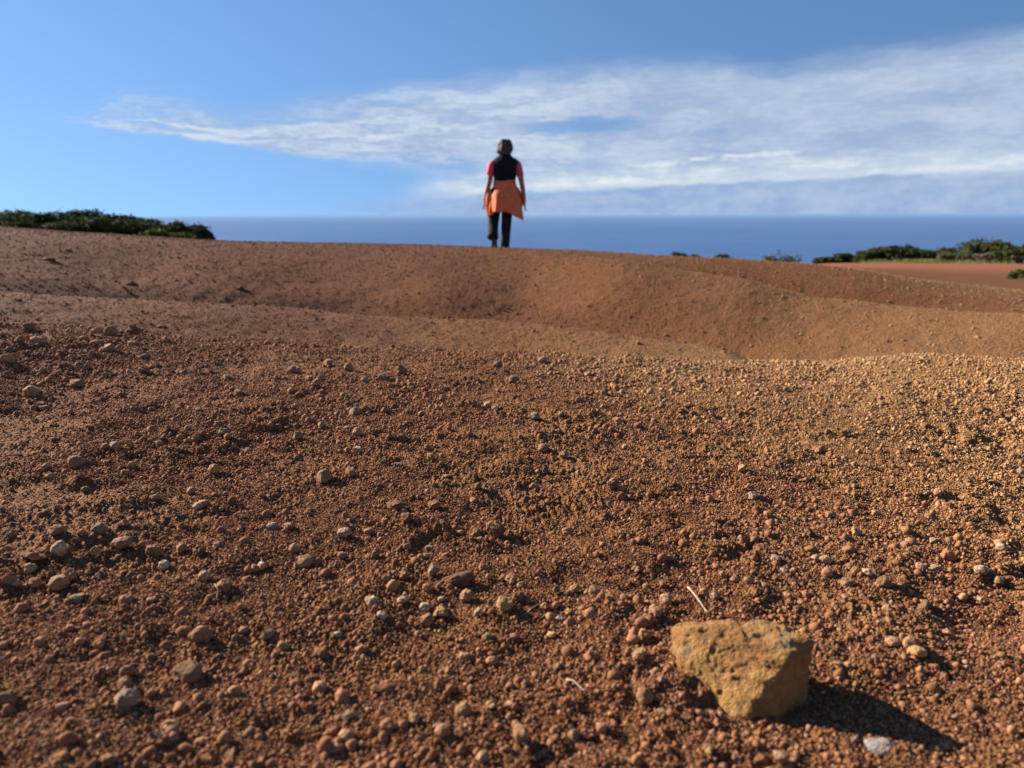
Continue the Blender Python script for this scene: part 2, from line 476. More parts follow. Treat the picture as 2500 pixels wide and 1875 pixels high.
# ------------------------------------------------------------------ sea
def build_sea():
    n = 96
    rs = [100, 400, 1500, 5000, 12000, 30000, 70000, 150000]
    V, Fc = [], []
    for r in rs:
        for k in range(n):
            a = 2 * math.pi * k / n; V.append((r * math.sin(a), r * math.cos(a), -200))
    for j in range(len(rs) - 1):
        for k in range(n):
            k2 = (k + 1) % n; Fc.append((j * n + k, (j + 1) * n + k, (j + 1) * n + k2, j * n + k2))
    m, nt, p, pos = material('sea_water')
    mp = nt.nodes.new('ShaderNodeMapping'); mp.inputs['Scale'].default_value = (0.004, 0.0022, 1)
    nt.links.new(pos, mp.inputs['Vector'])
    n1 = noise(nt, mp.outputs[0], 1.0, 6, 0.6)
    n2 = noise(nt, mp.outputs[0], 0.08, 4, 0.6)
    c = mixc(nt, (n1 * 0.5 + n2 * 0.5).sstep(0.35, 0.65), (0.032, 0.082, 0.20), (0.050, 0.112, 0.25))
    nt.links.new(c, p.inputs['Base Color'])
    p.inputs['Roughness'].default_value = 0.45
    p.inputs['IOR'].default_value = 1.33
    p.inputs['Specular IOR Level'].default_value = 0.5
    return link('sea', new_mesh('sea', V, Fc), m, kind='structure', label='calm blue sea stretching to the horizon')


build_sea()

# ------------------------------------------------------------------ stones: shared shapes
rng = np.random.default_rng(7)


def n3(V, scale, seed, octs=3):
    """cheap 3-D noise from three crossed planes"""
    t, a = 0.0, 1.0
    for i in range(octs):
        k = scale * 2 ** i
        t = t + a * (vnoise(V[:, 0] * k + seed, V[:, 1] * k - seed, seed + i) + vnoise(V[:, 1] * k + 3.3, V[:, 2] * k + seed, seed + 40 + i)
                     + vnoise(V[:, 2] * k - 1.7, V[:, 0] * k + 5.1, seed + 80 + i)) / 1.7
        a *= 0.55
    return t


def ico(sub):
    bm = bmesh.new(); bmesh.ops.create_icosphere(bm, subdivisions=sub, radius=0.5)
    V = np.array([v.co[:] for v in bm.verts]); Fc = np.array([[v.index for v in f.verts] for f in bm.faces]); bm.free()
    return V, Fc


def pebble_mesh(name, seed, sub, angular, rough=0.05):
    V, Fc = ico(sub)
    r = np.random.default_rng(seed)
    if angular:                                           # cut flat sides off a ball
        for _ in range(9):
            nrm = r.normal(size=3); nrm /= np.linalg.norm(nrm)
            cut = r.uniform(0.27, 0.42)
            d = V @ nrm
            V = V - np.maximum(d - cut, 0)[:, None] * nrm * 0.95
    V = V * (1 + 0.15 * n3(V, 2.2, seed, 2))[:, None] * (1 + rough * n3(V, 6.0, seed + 3, 3))[:, None]
    V = V * np.array([1.0, r.uniform(0.75, 0.98), r.uniform(0.68, 0.92)])
    V /= (V.max(0) - V.min(0)).max()
    return new_mesh(name, V, Fc, smooth=True)


def stone_mat(name, c1, c2, c3, scale=70, bump=0.006):
    m, nt, p, pos = material(name)
    tcn = nt.nodes.new('ShaderNodeTexCoord'); oi = nt.nodes.new('ShaderNodeObjectInfo')
    a = noise(nt, pos, scale, 4, 0.6); b = noise(nt, pos, scale * 4.5, 3, 0.65)
    col = mixc(nt, a.sstep(0.4, 0.62), c1, c2)
    col = mixc(nt, b.sstep(0.52, 0.7) * 0.7, col, c3)
    col = mixc(nt, noise(nt, pos, scale * 2.2, 4, 0.65).sstep(0.40, 0.60) * 0.65, col, (0.23, 0.108, 0.047))
    hs = nt.nodes.new('ShaderNodeHueSaturation')
    nt.links.new(col, hs.inputs['Color'])
    nt.links.new((S(nt, oi.outputs['Random']) * 0.4 + 0.8).k, hs.inputs['Value'])
    nt.links.new(hs.outputs[0], p.inputs['Base Color'])
    p.inputs['Roughness'].default_value = 0.9
    p.inputs['Specular IOR Level'].default_value = 0.15
    set_bump(nt, p, a * 0.6 + b * 0.5, 0.9, bump)
    return m


def sm(name, a, k=.92): return stone_mat(name, tuple(c * k for c in a), tuple(c * k * 1.22 for c in a), tuple(c * k * .62 for c in a))


STONE = {'t': sm('tan_stone', (0.38, 0.215, 0.115)), 'o': sm('ochre_stone', (0.40, 0.22, 0.088)), 'r': sm('reddish_stone', (0.33, 0.135, 0.072)), 'b': sm('brown_stone', (0.30, 0.158, 0.075)),
         'd': sm('dark_brown_stone', (0.19, 0.090, 0.047)), 'g': sm('grey_stone', (0.26, 0.192, 0.128)), 'w': sm('pale_stone', (0.46, 0.32, 0.195)), 'p': sm('pinkish_stone', (0.34, 0.168, 0.088)),
         'white': sm('white_stone', (0.42, 0.36, 0.28)), 'chip': sm('blue_grey_chip', (0.27, 0.27, 0.245))}
PEB = [pebble_mesh('pebble', 100 + i, 4, i % 3 != 0, 0.10) for i in range(12)]
CLOD = [pebble_mesh('soil_clod', 200 + i, 4, i % 2 == 1, 0.24) for i in range(4)]

# ------------------------------------------------------------------ the big rock
def oz(x, y, z, g0):
    d = ray(x, y); t = (z + g0 - EYE) / d[2]
    return np.array([0, 0, EYE]) + t * d


def build_rock():
    base, _ = hit(1805, 1770)
    g0 = base[2]
    vis = [(1672, 1534, .047), (1700, 1526, .052), (1800, 1522, .058), (1885, 1524, .063), (1945, 1546, .066), (1980, 1572, .061), (1982, 1590, .056), (1968, 1612, .047),
           (1652, 1628, .016), (1655, 1650, .010), (1722, 1690, .006), (1765, 1742, .001), (1800, 1772, -.003), (1832, 1768, -.003), (1935, 1594, .058)]
    P = [oz(*v, g0) for v in vis]
    P += [oz(1956, 1660, .022, g0), oz(1950, 1735, -.004, g0), oz(1900, 1766, -.006, g0)]
    back = [(.165, .705, .030), (.215, .700, .042), (.272, .672, .044), (.285, .640, .03), (.17, .70, -.01), (.27, .675, -.01), (.282, .62, -.008)]
    P += [np.array([a, b, c + g0]) for a, b, c in back]
    Q = [oz(*v, g0) for v in [(1672, 1560, .036), (1652, 1628, .016), (1650, 1648, .012), (1678, 1686, .004), (1712, 1688, .006), (1745, 1640, .022), (1720, 1570, .042)]]
    Q += [q + np.array([.015, .05, -.012]) for q in Q]
    bm = bmesh.new()
    for pts in (P, Q):
        vs_ = [bm.verts.new(p) for p in pts]
        res = bmesh.ops.convex_hull(bm, input=vs_)
        for v in list(res['geom_interior']) + list(res['geom_unused']):
            if isinstance(v, bmesh.types.BMVert) and v.is_valid and not v.link_faces: bm.verts.remove(v)
    me = bpy.data.meshes.new('rock'); bm.to_mesh(me); bm.free()
    o = link('rock', me, None)
    md = o.modifiers.new('r', 'REMESH'); md.mode = 'VOXEL'; md.voxel_size = 0.0013
    dg = bpy.context.evaluated_depsgraph_get(); dg.update()
    me2 = bpy.data.meshes.new_from_object(o.evaluated_get(dg)); o.modifiers.clear(); o.data = me2; bpy.data.meshes.remove(me)
    bm = bmesh.new(); bm.from_mesh(me2)
    for _ in range(14): bmesh.ops.smooth_vert(bm, verts=bm.verts, factor=.6, use_axis_x=True, use_axis_y=True, use_axis_z=True)
    bm.normal_update(); bm.to_mesh(me2); bm.free()
    n = len(me2.vertices); V = np.empty(n * 3, np.float32); me2.vertices.foreach_get('co', V); V = V.reshape(-1, 3).astype(float)
    N = np.empty(n * 3, np.float32); me2.vertices.foreach_get('normal', N); N = N.reshape(-1, 3)
    rg = 1 - np.abs(n3(V, 55, 37, 2))
    d = 0.0016 * n3(V, 38, 5, 2) + 0.0015 * n3(V, 130, 9, 3) - 0.0008 * np.maximum(rg - .72, 0) / .28
    top = smooth01(0.045, 0.062, V[:, 2] - g0)
    d = d + 0.0016 * top * n3(V, 110, 15, 3)
    pit = np.maximum(n3(V, 85, 23, 1) - 0.75, 0)
    pit2 = np.maximum(n3(V, 190, 63, 1) - 0.8, 0)
    d = d - 0.005 * pit - 0.005 * pit2
    V = V + N * d[:, None]
    org = np.array([base[0], base[1] + .03, g0])
    me2.vertices.foreach_set('co', (V - org).astype(np.float32).ravel()); me2.update()
    me2.polygons.foreach_set('use_smooth', np.ones(len(me2.polygons), dtype=bool))
    o.location = org
    m, nt, p, pos = material('ochre_rock')
    a = noise(nt, pos, 26, 5, 0.6); b = noise(nt, pos, 120, 4, 0.65); c = noise(nt, pos, 480, 2, 0.6)
    col = mixc(nt, a.sstep(0.38, 0.6), (0.255, 0.118, 0.038), (0.355, 0.182, 0.060))
    col = mixc(nt, b.sstep(0.52, 0.68) * 0.7, col, (0.40, 0.225, 0.088))
    col = mixc(nt, noise(nt, pos, 45, 3, 0.6).sstep(0.57, 0.68) * 0.6, col, (0.16, 0.10, 0.055))
    col = mixc(nt, c.sstep(0.55, 0.75) * 0.5, col, (0.12, 0.062, 0.026))
    # grey lichen-like crust near the upper edge, bluish grey flake on the left corner
    sx = nt.nodes.new('ShaderNodeSeparateXYZ'); nt.links.new(pos, sx.inputs[0])
    zz, xx = S(nt, sx.outputs[2]), S(nt, sx.outputs[0])
    col = mixc(nt, (zz + (b - 0.5) * 0.03 + (a - 0.5) * 0.05).sstep(g0 + .050, g0 + .060) * noise(nt, pos, 70, 3, 0.6).sstep(0.45, 0.6) * 0.5, col, (0.29, 0.225, 0.125))
    fx, fy, fz = oz(1682, 1592, .026, g0)
    vd = nt.nodes.new('ShaderNodeVectorMath'); vd.operation = 'DISTANCE'; nt.links.new(pos, vd.inputs[0]); vd.inputs[1].default_value = (fx, fy, fz)
    col = mixc(nt, (S(nt, vd.outputs['Value']) + (b - 0.5) * 0.016).sstep(0.012, 0.008) * 0.6, col, (0.19, 0.155, 0.10))
    nt.links.new(col, p.inputs['Base Color'])
    p.inputs['Roughness'].default_value = 0.9; p.inputs['Specular IOR Level'].default_value = 0.12
    set_bump(nt, p, b * 0.6 + c * 0.7, 1.0, 0.005)
    me2.materials.append(m)
    o['label'] = 'large angular ochre rock casting a long black shadow on the gravel'; o['category'] = 'rock'
    return o, g0


ROCK, ROCK_G = build_rock()

# ------------------------------------------------------------------ single pebbles, where the photograph shows them
# (window x, window y, pixels per unit, entries: x y width colour [height factor, name])
SETS = [
    (0, 1200, .407, """55 275 90 b;30 365 85 t;205 385 140 r!sausage;360 355 95 w;575 365 80 o;730 320 120 p!blush;920 365 110 b;1090 350 75 b;1195 380 90 d;360 560 110 p;470 648 85 g!grey1;
1345 575 90 b;1840 425 100 b;1580 455 60 w;1735 215 70 b;1630 215 60 g;1765 355 65 t;1140 1100 170 b!round;1205 880 130 b;760 1250 140 g!twotone;750 1160 90 b;60 1255 120 b;1620 875 100 g;
1700 945 75 o;1030 1410 100 o;950 1505 130 d;1210 1510 80 p;1390 1590 80 b;650 1620 90 b;770 1090 90 r;1930 985 90 d;1920 1190 90 t;950 525 50 r!maroon;225 230 60 p;355 245 90 b;490 255 60 b;
600 240 85 g;750 200 50 p;105 565 50 w;990 455 60 w;1310 330 60 t;180 480 70 t;60 540 80 p;430 510 90 b;220 560 80 b;760 665 85 b;910 660 60 b;1230 520 70 t;1260 640 45 r;520 810 60 p;1460 840 55 p;600 930 70 b"""),
    (800, 1200, .407, """97 257 85 w!palebean;245 247 65 b;635 490 85 g!greytop;790 525 190 d!slab;935 465 60 r!orange1;1100 540 65 t;1165 570 62 b;835 640 100 b;1070 685 105 o;1145 640 80 d;675 740 90 o!amber;590 790 80 b;
500 795 75 r!upright;60 870 65 w!whitechip;200 960 70 t;165 1015 50 t;815 1005 75 t;985 1030 80 p;720 1095 70 b;340 1175 130 r!orangeflat;95 1245 90 r;565 1090 70 b;1435 250 75 t;875 60 45 t;1000 250 120 d!clodtop;
1300 700 50 p;1590 615 70 b;1690 645 65 t;1480 600 70 t;1425 625 45 o;1585 1005 90 r!redtop;1855 990 75 t;1890 870 70 o;1850 475 60 t;1945 740 50 p;1155 1480 110 b;690 1455 90 b;360 1415 95 r;125 1360 90 g;110 1480 90 o;
810 1335 100 o;1090 1290 65 t;45 1560 100 p;930 1610 80 t;1640 1430 70 p;1900 1250 110 b;985 1300 45 w;520 1375 70 o;1470 1475 80 b;610 345 55 w;590 395 45 w;410 100 110 d;480 170 90 d;640 90 80 d;890 270 80 d;600 590 55 p;
355 525 55 p;460 520 80 d;270 670 90 w;455 660 70 w;590 700 70 w;330 760 60 w;900 735 60 w;680 655 45 w;85 390 70 p;285 395 65 b;1390 775 55 g;1450 735 55 o;1550 740 55 p;1370 600 50 b;1115 880 50 t;960 885 55 g;1340 870 60 o;1370 1065 70 b"""),
    (1600, 800, .422, """940 710 65 b;565 985 70 g!greylump;650 1090 60 b;695 1345 65 g!greypair;735 1320 45 g;745 1415 45 w;1690 1330 90 r!orangebig;1685 1040 65 r!orangeegg;1605 1240 55 g;1325 1485 80 b;1105 1480 80 t;1220 1425 65 w;
1155 1415 55 b;1530 1390 60 t;870 1555 55 r;340 1565 55 b;60 1585 80 t;1885 1585 60 t;1710 1450 50 r;850 1600 50 r;2115 840 45 g;1665 660 45 t;1555 570 45 b;1985 515 60 d!darkdip;1150 920 35 t;1630 965 55 b;500 820 60 o;
1000 1095 45 p;510 660 30 w;470 750 45 b;1100 1570 55 p;980 1350 70 t;390 1440 55 b;460 1465 55 o;540 1480 50 t;590 1590 50 r;630 1500 45 t;700 1130 35 g;1290 1500 50 o;1400 1410 40 t;1610 1400 70 w;1880 1410 70 w;2000 1280 60 w;
1420 1500 55 b;1990 1470 70 t;1560 1600 60 b;770 1565 45 p;500 1230 50 b;570 1230 55 d;890 1190 60 d;1160 1190 60 t;1800 650 55 t;1310 440 50 t;580 370 35 d;1090 620 45 d"""),
    (1550, 1400, .384, """1540 1095 175 w!whiteflake;1390 1070 60 g;1635 445 90 t;1750 455 100 t;1795 515 110 o!warmpair;1520 545 40 w;170 465 45 w;130 265 90 p;165 690 50 g;60 810 80 b;470 1130 80 o;810 1190 90 r;920 1180 90 t;
1965 1110 70 o;1580 70 70 t;1340 65 70 o;510 158 55 w;1085 150 55 r;440 140 70 b;1600 230 60 t;1840 230 60 t;1980 390 70 t;1350 600 60 p;1280 590 70 t;40 520 90 t;60 400 80 t;2080 160 60 t;1900 600 60 r;180 600 45 t;110 640 40 w;170 890 55 w"""),
    (0, 760, .407, """1945 1010 90 t!angular;1150 1090 60 t;1570 1115 40 t;1285 960 70 o;700 820 65 t;460 915 100 b;280 938 50 t;640 915 40 r;1310 685 65 p;1785 763 60 t;2145 735 60 t;865 280 65 d;815 125 100 d!ridgeclod;585 125 70 t;675 130 75 b;
240 185 75 t;650 230 90 b;570 195 50 t;500 170 50 b;800 200 60 b;190 490 90 t;280 510 50 t;245 565 60 b;275 585 55 b;215 590 50 b;490 340 60 t;525 345 50 b;50 300 90 t;465 440 90 b;1940 690 50 t;2130 615 70 g;1745 480 50 t;2095 345 70 b;
1970 320 60 b;1215 1165 60 t;515 1080 60 b;1640 1300 60 g;1420 1240 45 p;2150 840 60 w;1085 835 50 t;1490 845 45 t;1130 710 40 t;1360 405 50 t;1435 490 45 t;1440 270 45 p;1780 360 60 t;740 505 50 b;300 1000 60 t;930 1130 60 t;
1190 1175 60 w;2080 840 50 p;1350 730 70 g;960 800 45 t;1130 790 55 t;1370 760 45 b;120 180 60 b;170 100 70 b;1860 410 50 t;2190 420 50 t;1900 440 70 t;1760 355 60 t;480 335 55 d;870 360 60 b"""),
    (800, 760, .407, """380 420 60 b;870 560 70 d;960 565 60 t;1000 590 45 w;330 410 70 t;1240 640 70 g;1290 300 60 t;440 360 70 b;140 980 70 b;1290 830 60 t;1420 870 55 t;1300 960 55 d;620 880 60 b;430 930 60 d;1240 1060 60 b;1710 1060 70 d;1660 500 45 t;1120 420 60 t;700 470 45 t;
1500 980 50 t;900 1060 60 d;600 700 45 p;1020 330 60 b;1620 700 50 b;1780 820 45 t;560 620 45 t;1400 620 50 b;1560 380 45 t"""),
]
LABELS = {
    'sausage': ('smooth reddish kidney-shaped pebble at the far left edge of the gravel', 'pebble'),
    'blush': ('pinkish rounded pebble, largest beside the row of stones at the left', 'pebble'),
    'grey1': ('small smooth grey pebble lying alone among brown ones at the left', 'pebble'),
    'round': ('large round brown pebble, biggest in the lower left foreground', 'pebble'),
    'twotone': ('blurred grey pebble just below left of the large round brown pebble', 'pebble'),
    'maroon': ('tiny maroon pebble chip on the left foreground gravel', 'pebble'),
    'palebean': ('pale tan angular pebble beside a small round brown one, left of the dark clods', 'pebble'),
    'greytop': ('upright grey stone with pale top standing beside the dark elongated clod', 'stone'),
    'slab': ('dark brown elongated soil clod next to the upright grey stone', 'clod'),
    'orange1': ('small orange pebble just behind the dark elongated clod', 'pebble'),
    'amber': ('angular amber-orange pebble in front of the dark elongated clod', 'pebble'),
    'upright': ('dark red pebble standing on edge beside the amber pebble', 'pebble'),
    'whitechip': ('small bright white stone chip on the gravel in the middle foreground', 'stone'),
    'orangeflat': ('flat orange-brown pebble lying in the lower middle foreground', 'pebble'),
    'clodtop': ('dark crusty soil clod at the middle of the gravel slope', 'clod'),
    'redtop': ('reddish pebble with a dark underside, left of the large ochre rock', 'pebble'),
    'greylump': ('rough grey lump of stone on the gravel, upper one right of the middle', 'stone'),
    'greypair': ('pale grey pebble of a close pair behind the large ochre rock', 'pebble'),
    'orangebig': ('smooth orange-brown pebble on the gravel well behind the rock shadow', 'pebble'),
    'orangeegg': ('egg-shaped orange pebble with a black shadow on the right gravel', 'pebble'),
    'darkdip': ('dark brown stone near the right edge just before the near ridge', 'stone'),
    'whiteflake': ('bluish white stone flake at the lower edge of the rock shadow', 'stone'),
    'warmpair': ('ochre pebble, nearest of three lying right of the large rock', 'pebble'),
    'angular': ('blocky tan stone alone on the gravel left of the middle', 'stone'),
    'ridgeclod': ('dark brown stone perched on the near ridge at the left', 'stone'),
}
COLNAME = {'t': 'tan', 'o': 'ochre yellow', 'r': 'reddish', 'b': 'brown', 'd': 'dark brown', 'g': 'grey', 'w': 'pale cream', 'p': 'pinkish brown'}


def place_stone(x, y, d_px, code, key, seed):
    r = np.random.default_rng(seed)
    q, t = hit(x, y + d_px * 0.18)
    depth = t * 1.0
    D = d_px * depth / F
    clod = code == 'd' or key in ('slab', 'clodtop', 'ridgeclod')
    me = CLOD[r.integers(len(CLOD))] if clod else PEB[r.integers(len(PEB))]
    name = 'soil_clod' if clod else 'pebble'
    o = bpy.data.objects.new(name, me); sc.collection.objects.link(o)
    s = D * r.uniform(0.94, 1.04)
    sq = {'sausage': (1.05, .5, .5), 'slab': (1.05, .5, .5), 'greytop': (.75, .7, 1.35), 'upright': (.7, .5, 1.25), 'orangeflat': (1.05, .7, .42),
          'whiteflake': (1.0, .8, .38)}.get(key, (1, 1, r.uniform(.85, 1.1)))
    o.scale = (s * sq[0], s * sq[1], s * sq[2])
    rz = r.uniform(-0.4, 0.4) if key in ('sausage', 'slab', 'orangeflat', 'whiteflake') else r.uniform(0, 6.28)
    o.rotation_euler = (r.uniform(-.25, .25), r.uniform(-.25, .25), rz)
    o.location = (q[0], q[1], q[2] + .002 + D * sq[2] * 0.26)
    o.material_slots  # material is set on the object, the shape is shared
    if not me.materials: me.materials.append(STONE['t'])
    o.material_slots[0].link = 'OBJECT'; o.material_slots[0].material = STONE['white' if key == 'whitechip' else 'chip' if key == 'whiteflake' else code]
    if key:
        o['label'], o['category'] = LABELS[key]; o['group'] = 'loose stones picked out on the gravel'
    else:
        o['category'] = 'clod' if clod else 'pebble'; o['group'] = COLNAME[code] + (' soil clods' if clod else ' loose pebbles')
        PLAIN.append((o, ('crumbly ' if clod else 'blocky ' if PEB.index(me) % 3 else 'rounded ') + COLNAME[code] + (' soil clod' if clod else ' pebble'), x, y))
    return o


TAKEN, PLAIN = [], []
_i = 0
for ox, oy, k, txt in SETS:
    for e in txt.replace('\n', '').split(';'):
        a, b, dpx, c = e.split()
        key = c[2:] if '!' in c else None
        o = place_stone(ox + float(a) * k, oy + float(b) * k, float(dpx) * k * 1.06, c[0], key, 900 + _i)
        TAKEN.append((o.location.x, o.location.y, max(o.scale) * .5)); _i += 1
print('single stones', _i)
# say of every plain pebble which one it is: its look and the marked thing it lies by
MARKS = [('the large ochre rock', 1815, 1640), ('the straw behind the rock', 1702, 1478), ('the curled straw', 1410, 1684), ('the rock shadow tip', 2330, 1815), ('the reddish kidney-shaped pebble', 83, 1357),
         ('the largest pinkish pebble', 297, 1330), ('the lone smooth grey pebble', 191, 1464), ('the large round brown pebble', 464, 1648), ('the blurred grey foreground pebble', 309, 1709), ('the tiny maroon chip', 387, 1414),
         ('the pale angular pebble', 840, 1305), ('the upright grey stone', 1058, 1396), ('the dark elongated clod', 1122, 1414), ('the amber pebble', 1075, 1501), ('the bright white chip', 824, 1554), ('the flat orange pebble', 938, 1678),
         ('the dark crusty clod', 1207, 1302), ('the reddish pebble with dark underside', 1445, 1609), ('the rough grey lump', 1838, 1216), ('the pale grey pair', 1893, 1368), ('the orange-brown pebble behind the shadow', 2313, 1361),
         ('the orange egg-shaped pebble', 2311, 1239), ('the dark stone at the right edge', 2438, 1017), ('the bluish white flake', 2141, 1820), ('the blocky tan stone', 791, 1171), ('the dark stone on the near ridge', 332, 811),
         ('the left end of the near ridge', 20, 790), ('the middle of the near ridge', 1250, 867), ('the bottom edge under the rock', 1900, 1860), ('the bottom left corner', 10, 1860)]
ORD = ['first', 'second', 'third', 'fourth', 'fifth', 'sixth', 'seventh', 'eighth', 'ninth', 'tenth', 'eleventh', 'twelfth']
_near = {}
for o, what, x, y in PLAIN:
    m_ = min(MARKS, key=lambda q: (q[1] - x) ** 2 + ((q[2] - y) * 1.6) ** 2)
    _near.setdefault((what, m_[0]), []).append(((m_[1] - x) ** 2 + ((m_[2] - y) * 1.6) ** 2, o))
for (what, mk), L_ in _near.items():
    L_.sort(key=lambda q: q[0])
    for k_, (_, o) in enumerate(L_):
        o['label'] = what + ' lying by ' + mk if len(L_) == 1 else ORD[k_] + ' ' + what + ' counted outwards from ' + mk
# dark crusts on the far slope
CRUST = ['widest dark soil crust on the far slope below the left hedge', 'small dark crust above the widest one near the left hedge', 'long thin dark crust on the shaded left slope', 'dark crust in the hollow left of the walker',
         'dark crust at the left edge on the second ridge', 'dark crust in the trough just behind the near ridge at the left', 'dark crust behind the near ridge below the walker', 'dark clod in the trough near the right edge',
         'small dark speck of crust high on the right slope', 'small dark crust on the middle of the right slope', 'tiny dark crust low on the right slope', 'small dark crust in the gully left of the walker', 'tiny dark clod on the skyline left of the walker']
for x, y, dpx in [(122, 628, 40), (166, 607, 26), (318, 687, 40), (585, 700, 34), (45, 730, 24), (395, 793, 34), (930, 858, 22), (2255, 858, 30), (2272, 780, 14), (1862, 775, 16), (2020, 822, 12), (880, 713, 16), (680, 590, 9)]:
    o = place_stone(x, y, dpx, 'd', None, 1900 + _i); _i += 1
    o.scale = (o.scale[0] * .7, o.scale[1] * .5, o.scale[2] * .3); o.rotation_euler = (0, 0, .3); o.location.z -= max(o.scale) * .3
    o['label'] = CRUST.pop(0); o['group'] = 'dark crusts on the far slope'

# ------------------------------------------------------------------ gravel: the uncounted small stones
def build_gravel():
    R = np.random.default_rng(11)
    def sample(n, r0, r1, pw, half):
        u = R.random(n)
        r = (r0 ** pw + u * (r1 ** pw - r0 ** pw)) ** (1 / pw)
        th = R.uniform(-rad(half), rad(half), n)
        return r * np.sin(th), r * np.cos(th), r
    x, y, r = sample(470000, .42, 3.7, .35, 41)
    dn = 0.5 + 0.55 * fbm(x * 3.1, y * 3.1, 91, 3) + 0.18 * fbm(x * 14, y * 14, 95, 2)
    keep = R.random(len(x)) < np.clip(dn + 0.12, 0.12, 1)
    x, y, r, dn = x[keep], y[keep], r[keep], dn[keep]
    dmin = np.maximum(.0015, .0015 * r)
    d = dmin * (1 - R.random(len(x))) ** (-1 / 3.1)
    d = np.minimum(d, np.where(dn > .6, .016, .010) * (0.8 + .25 * r))
    x2, y2, r2 = sample(120000, 3.2, 9.8, .7, 41)
    d2 = np.minimum(.0040 * (0.6 + r2 * .11) * (1 - R.random(len(x2))) ** (-1 / 3.4), .026)
    x, y, r, d = np.concatenate([x, x2]), np.concatenate([y, y2]), np.concatenate([r, r2]), np.concatenate([d, d2])
    for tx, ty, tr in TAKEN:                                # keep clear of the singled-out stones
        pass
    z = ground(x, y)
    z = z + np.where(r < 3, 0.0030, 0.0) + d * R.uniform(-.15, .2, len(d))
    V = np.stack([x, y, z], 1)
    # nothing inside the rock
    c = np.array(ROCK.location)
    V_ok = ~((np.abs(x - (c[0] + .02)) < .055) & (np.abs(y - (c[1] + .035)) < .055))
    V, d = V[V_ok], d[V_ok]
    n = len(V)
    pass
    me = bpy.data.meshes.new('gravel'); me.vertices.add(n); me.vertices.foreach_set('co', V.astype(np.float32).ravel())
    at = me.attributes.new('size', 'FLOAT', 'POINT'); at.data.foreach_set('value', d.astype(np.float32))
    rot = np.stack([R.uniform(-.5, .5, n), R.uniform(-.5, .5, n), R.uniform(0, 6.28, n)], 1)
    at = me.attributes.new('turn', 'FLOAT_VECTOR', 'POINT'); at.data.foreach_set('vector', rot.astype(np.float32).ravel())
    pal = np.array([(.22, .096, .040), (.28, .142, .062), (.37, .215, .098), (.18, .070, .031), (.33, .180, .078), (.25, .098, .044), (.42, .270, .130), (.13, .056, .028), (.23, .165, .112), (.44, .32, .19)])
    wt = np.array([.19, .2, .16, .10, .15, .07, .07, .04, .015, .015])
    k = R.choice(len(pal), n, p=wt / wt.sum())
    C = pal[k] * R.uniform(.85, 1.65, (n, 1))
    big = smooth01(.004, .008, d)[:, None] * .6; C = C * (1 - big) + np.array([.36, .195, .088]) * R.uniform(.8, 1.25, (n, 1)) * big
    C = C * np.where(np.hypot(V[:, 0], V[:, 1]) > 3.4, .72, 1.0)[:, None]
    tan_ = smooth01(-.1, 1.5, V[:, 0] * .8 + .7 * fbm(V[:, 0] * .9, V[:, 1] * .9, 141, 2))[:, None]
    C = C * ((1 - tan_) * np.array([.76, .63, .64]) + tan_ * np.array([1.1, 1.16, 1.12]))
    at = me.attributes.new('tone', 'FLOAT_COLOR', 'POINT'); at.data.foreach_set('color', np.concatenate([C, np.ones((n, 1))], 1).astype(np.float32).ravel())
    mat, nt, p, pos = material('gravel_stone')
    an = nt.nodes.new('ShaderNodeAttribute'); an.attribute_type = 'INSTANCER'; an.attribute_name = 'tone'
    nn = noise(nt, pos, 420, 3, 0.6)
    col = mixc(nt, nn.sstep(0.4, 0.65) * 0.45, an.outputs['Color'], (0.15, 0.066, 0.036))
    nt.links.new(col, p.inputs['Base Color']); p.inputs['Roughness'].default_value = .92; p.inputs['Specular IOR Level'].default_value = .12
    coll = bpy.data.collections.new('gravel_shapes')
    for i in range(8):
        pm = pebble_mesh('gravel_stone', 300 + i, 2, i % 4 != 0, 0.10); pm.materials.append(mat)
        coll.objects.link(bpy.data.objects.new('gravel_stone', pm))
    o = link('gravel', me, None, kind='stuff', label='loose reddish gravel strewn over the earth', category='gravel')
    ng = bpy.data.node_groups.new('gravel_scatter', 'GeometryNodeTree')
    ng.interface.new_socket('Geometry', in_out='INPUT', socket_type='NodeSocketGeometry')
    ng.interface.new_socket('Geometry', in_out='OUTPUT', socket_type='NodeSocketGeometry')
    N = ng.nodes.new; L = ng.links.new
    gi, go = N('NodeGroupInput'), N('NodeGroupOutput')
    mp = N('GeometryNodeMeshToPoints')
    ci = N('GeometryNodeCollectionInfo'); ci.inputs['Collection'].default_value = coll
    ci.inputs['Separate Children'].default_value = True; ci.inputs['Reset Children'].default_value = True
    ip = N('GeometryNodeInstanceOnPoints'); ip.inputs['Pick Instance'].default_value = True
    def attr(t, name):
        a = N('GeometryNodeInputNamedAttribute'); a.data_type = t; a.inputs['Name'].default_value = name; return a.outputs[0]
    rnd = N('FunctionNodeRandomValue'); rnd.data_type = 'INT'; rnd.inputs['Min'].default_value if 'Min' in rnd.inputs else None
    for s_ in rnd.inputs:
        if s_.type == 'INT' and s_.name == 'Max': s_.default_value = 7
        if s_.type == 'INT' and s_.name == 'Min': s_.default_value = 0
    L(gi.outputs[0], mp.inputs['Mesh']); L(mp.outputs[0], ip.inputs['Points']); L(ci.outputs[0], ip.inputs['Instance'])
    L([q for q in rnd.outputs if q.type == 'INT'][0], ip.inputs['Instance Index'])
    L(attr('FLOAT', 'size'), ip.inputs['Scale']); 
    e2r = N('FunctionNodeEulerToRotation'); L(attr('FLOAT_VECTOR', 'turn'), e2r.inputs[0]); L(e2r.outputs[0], ip.inputs['Rotation'])
    L(ip.outputs[0], go.inputs[0])
    md = o.modifiers.new('scatter', 'NODES'); md.node_group = ng
    return o


build_gravel()

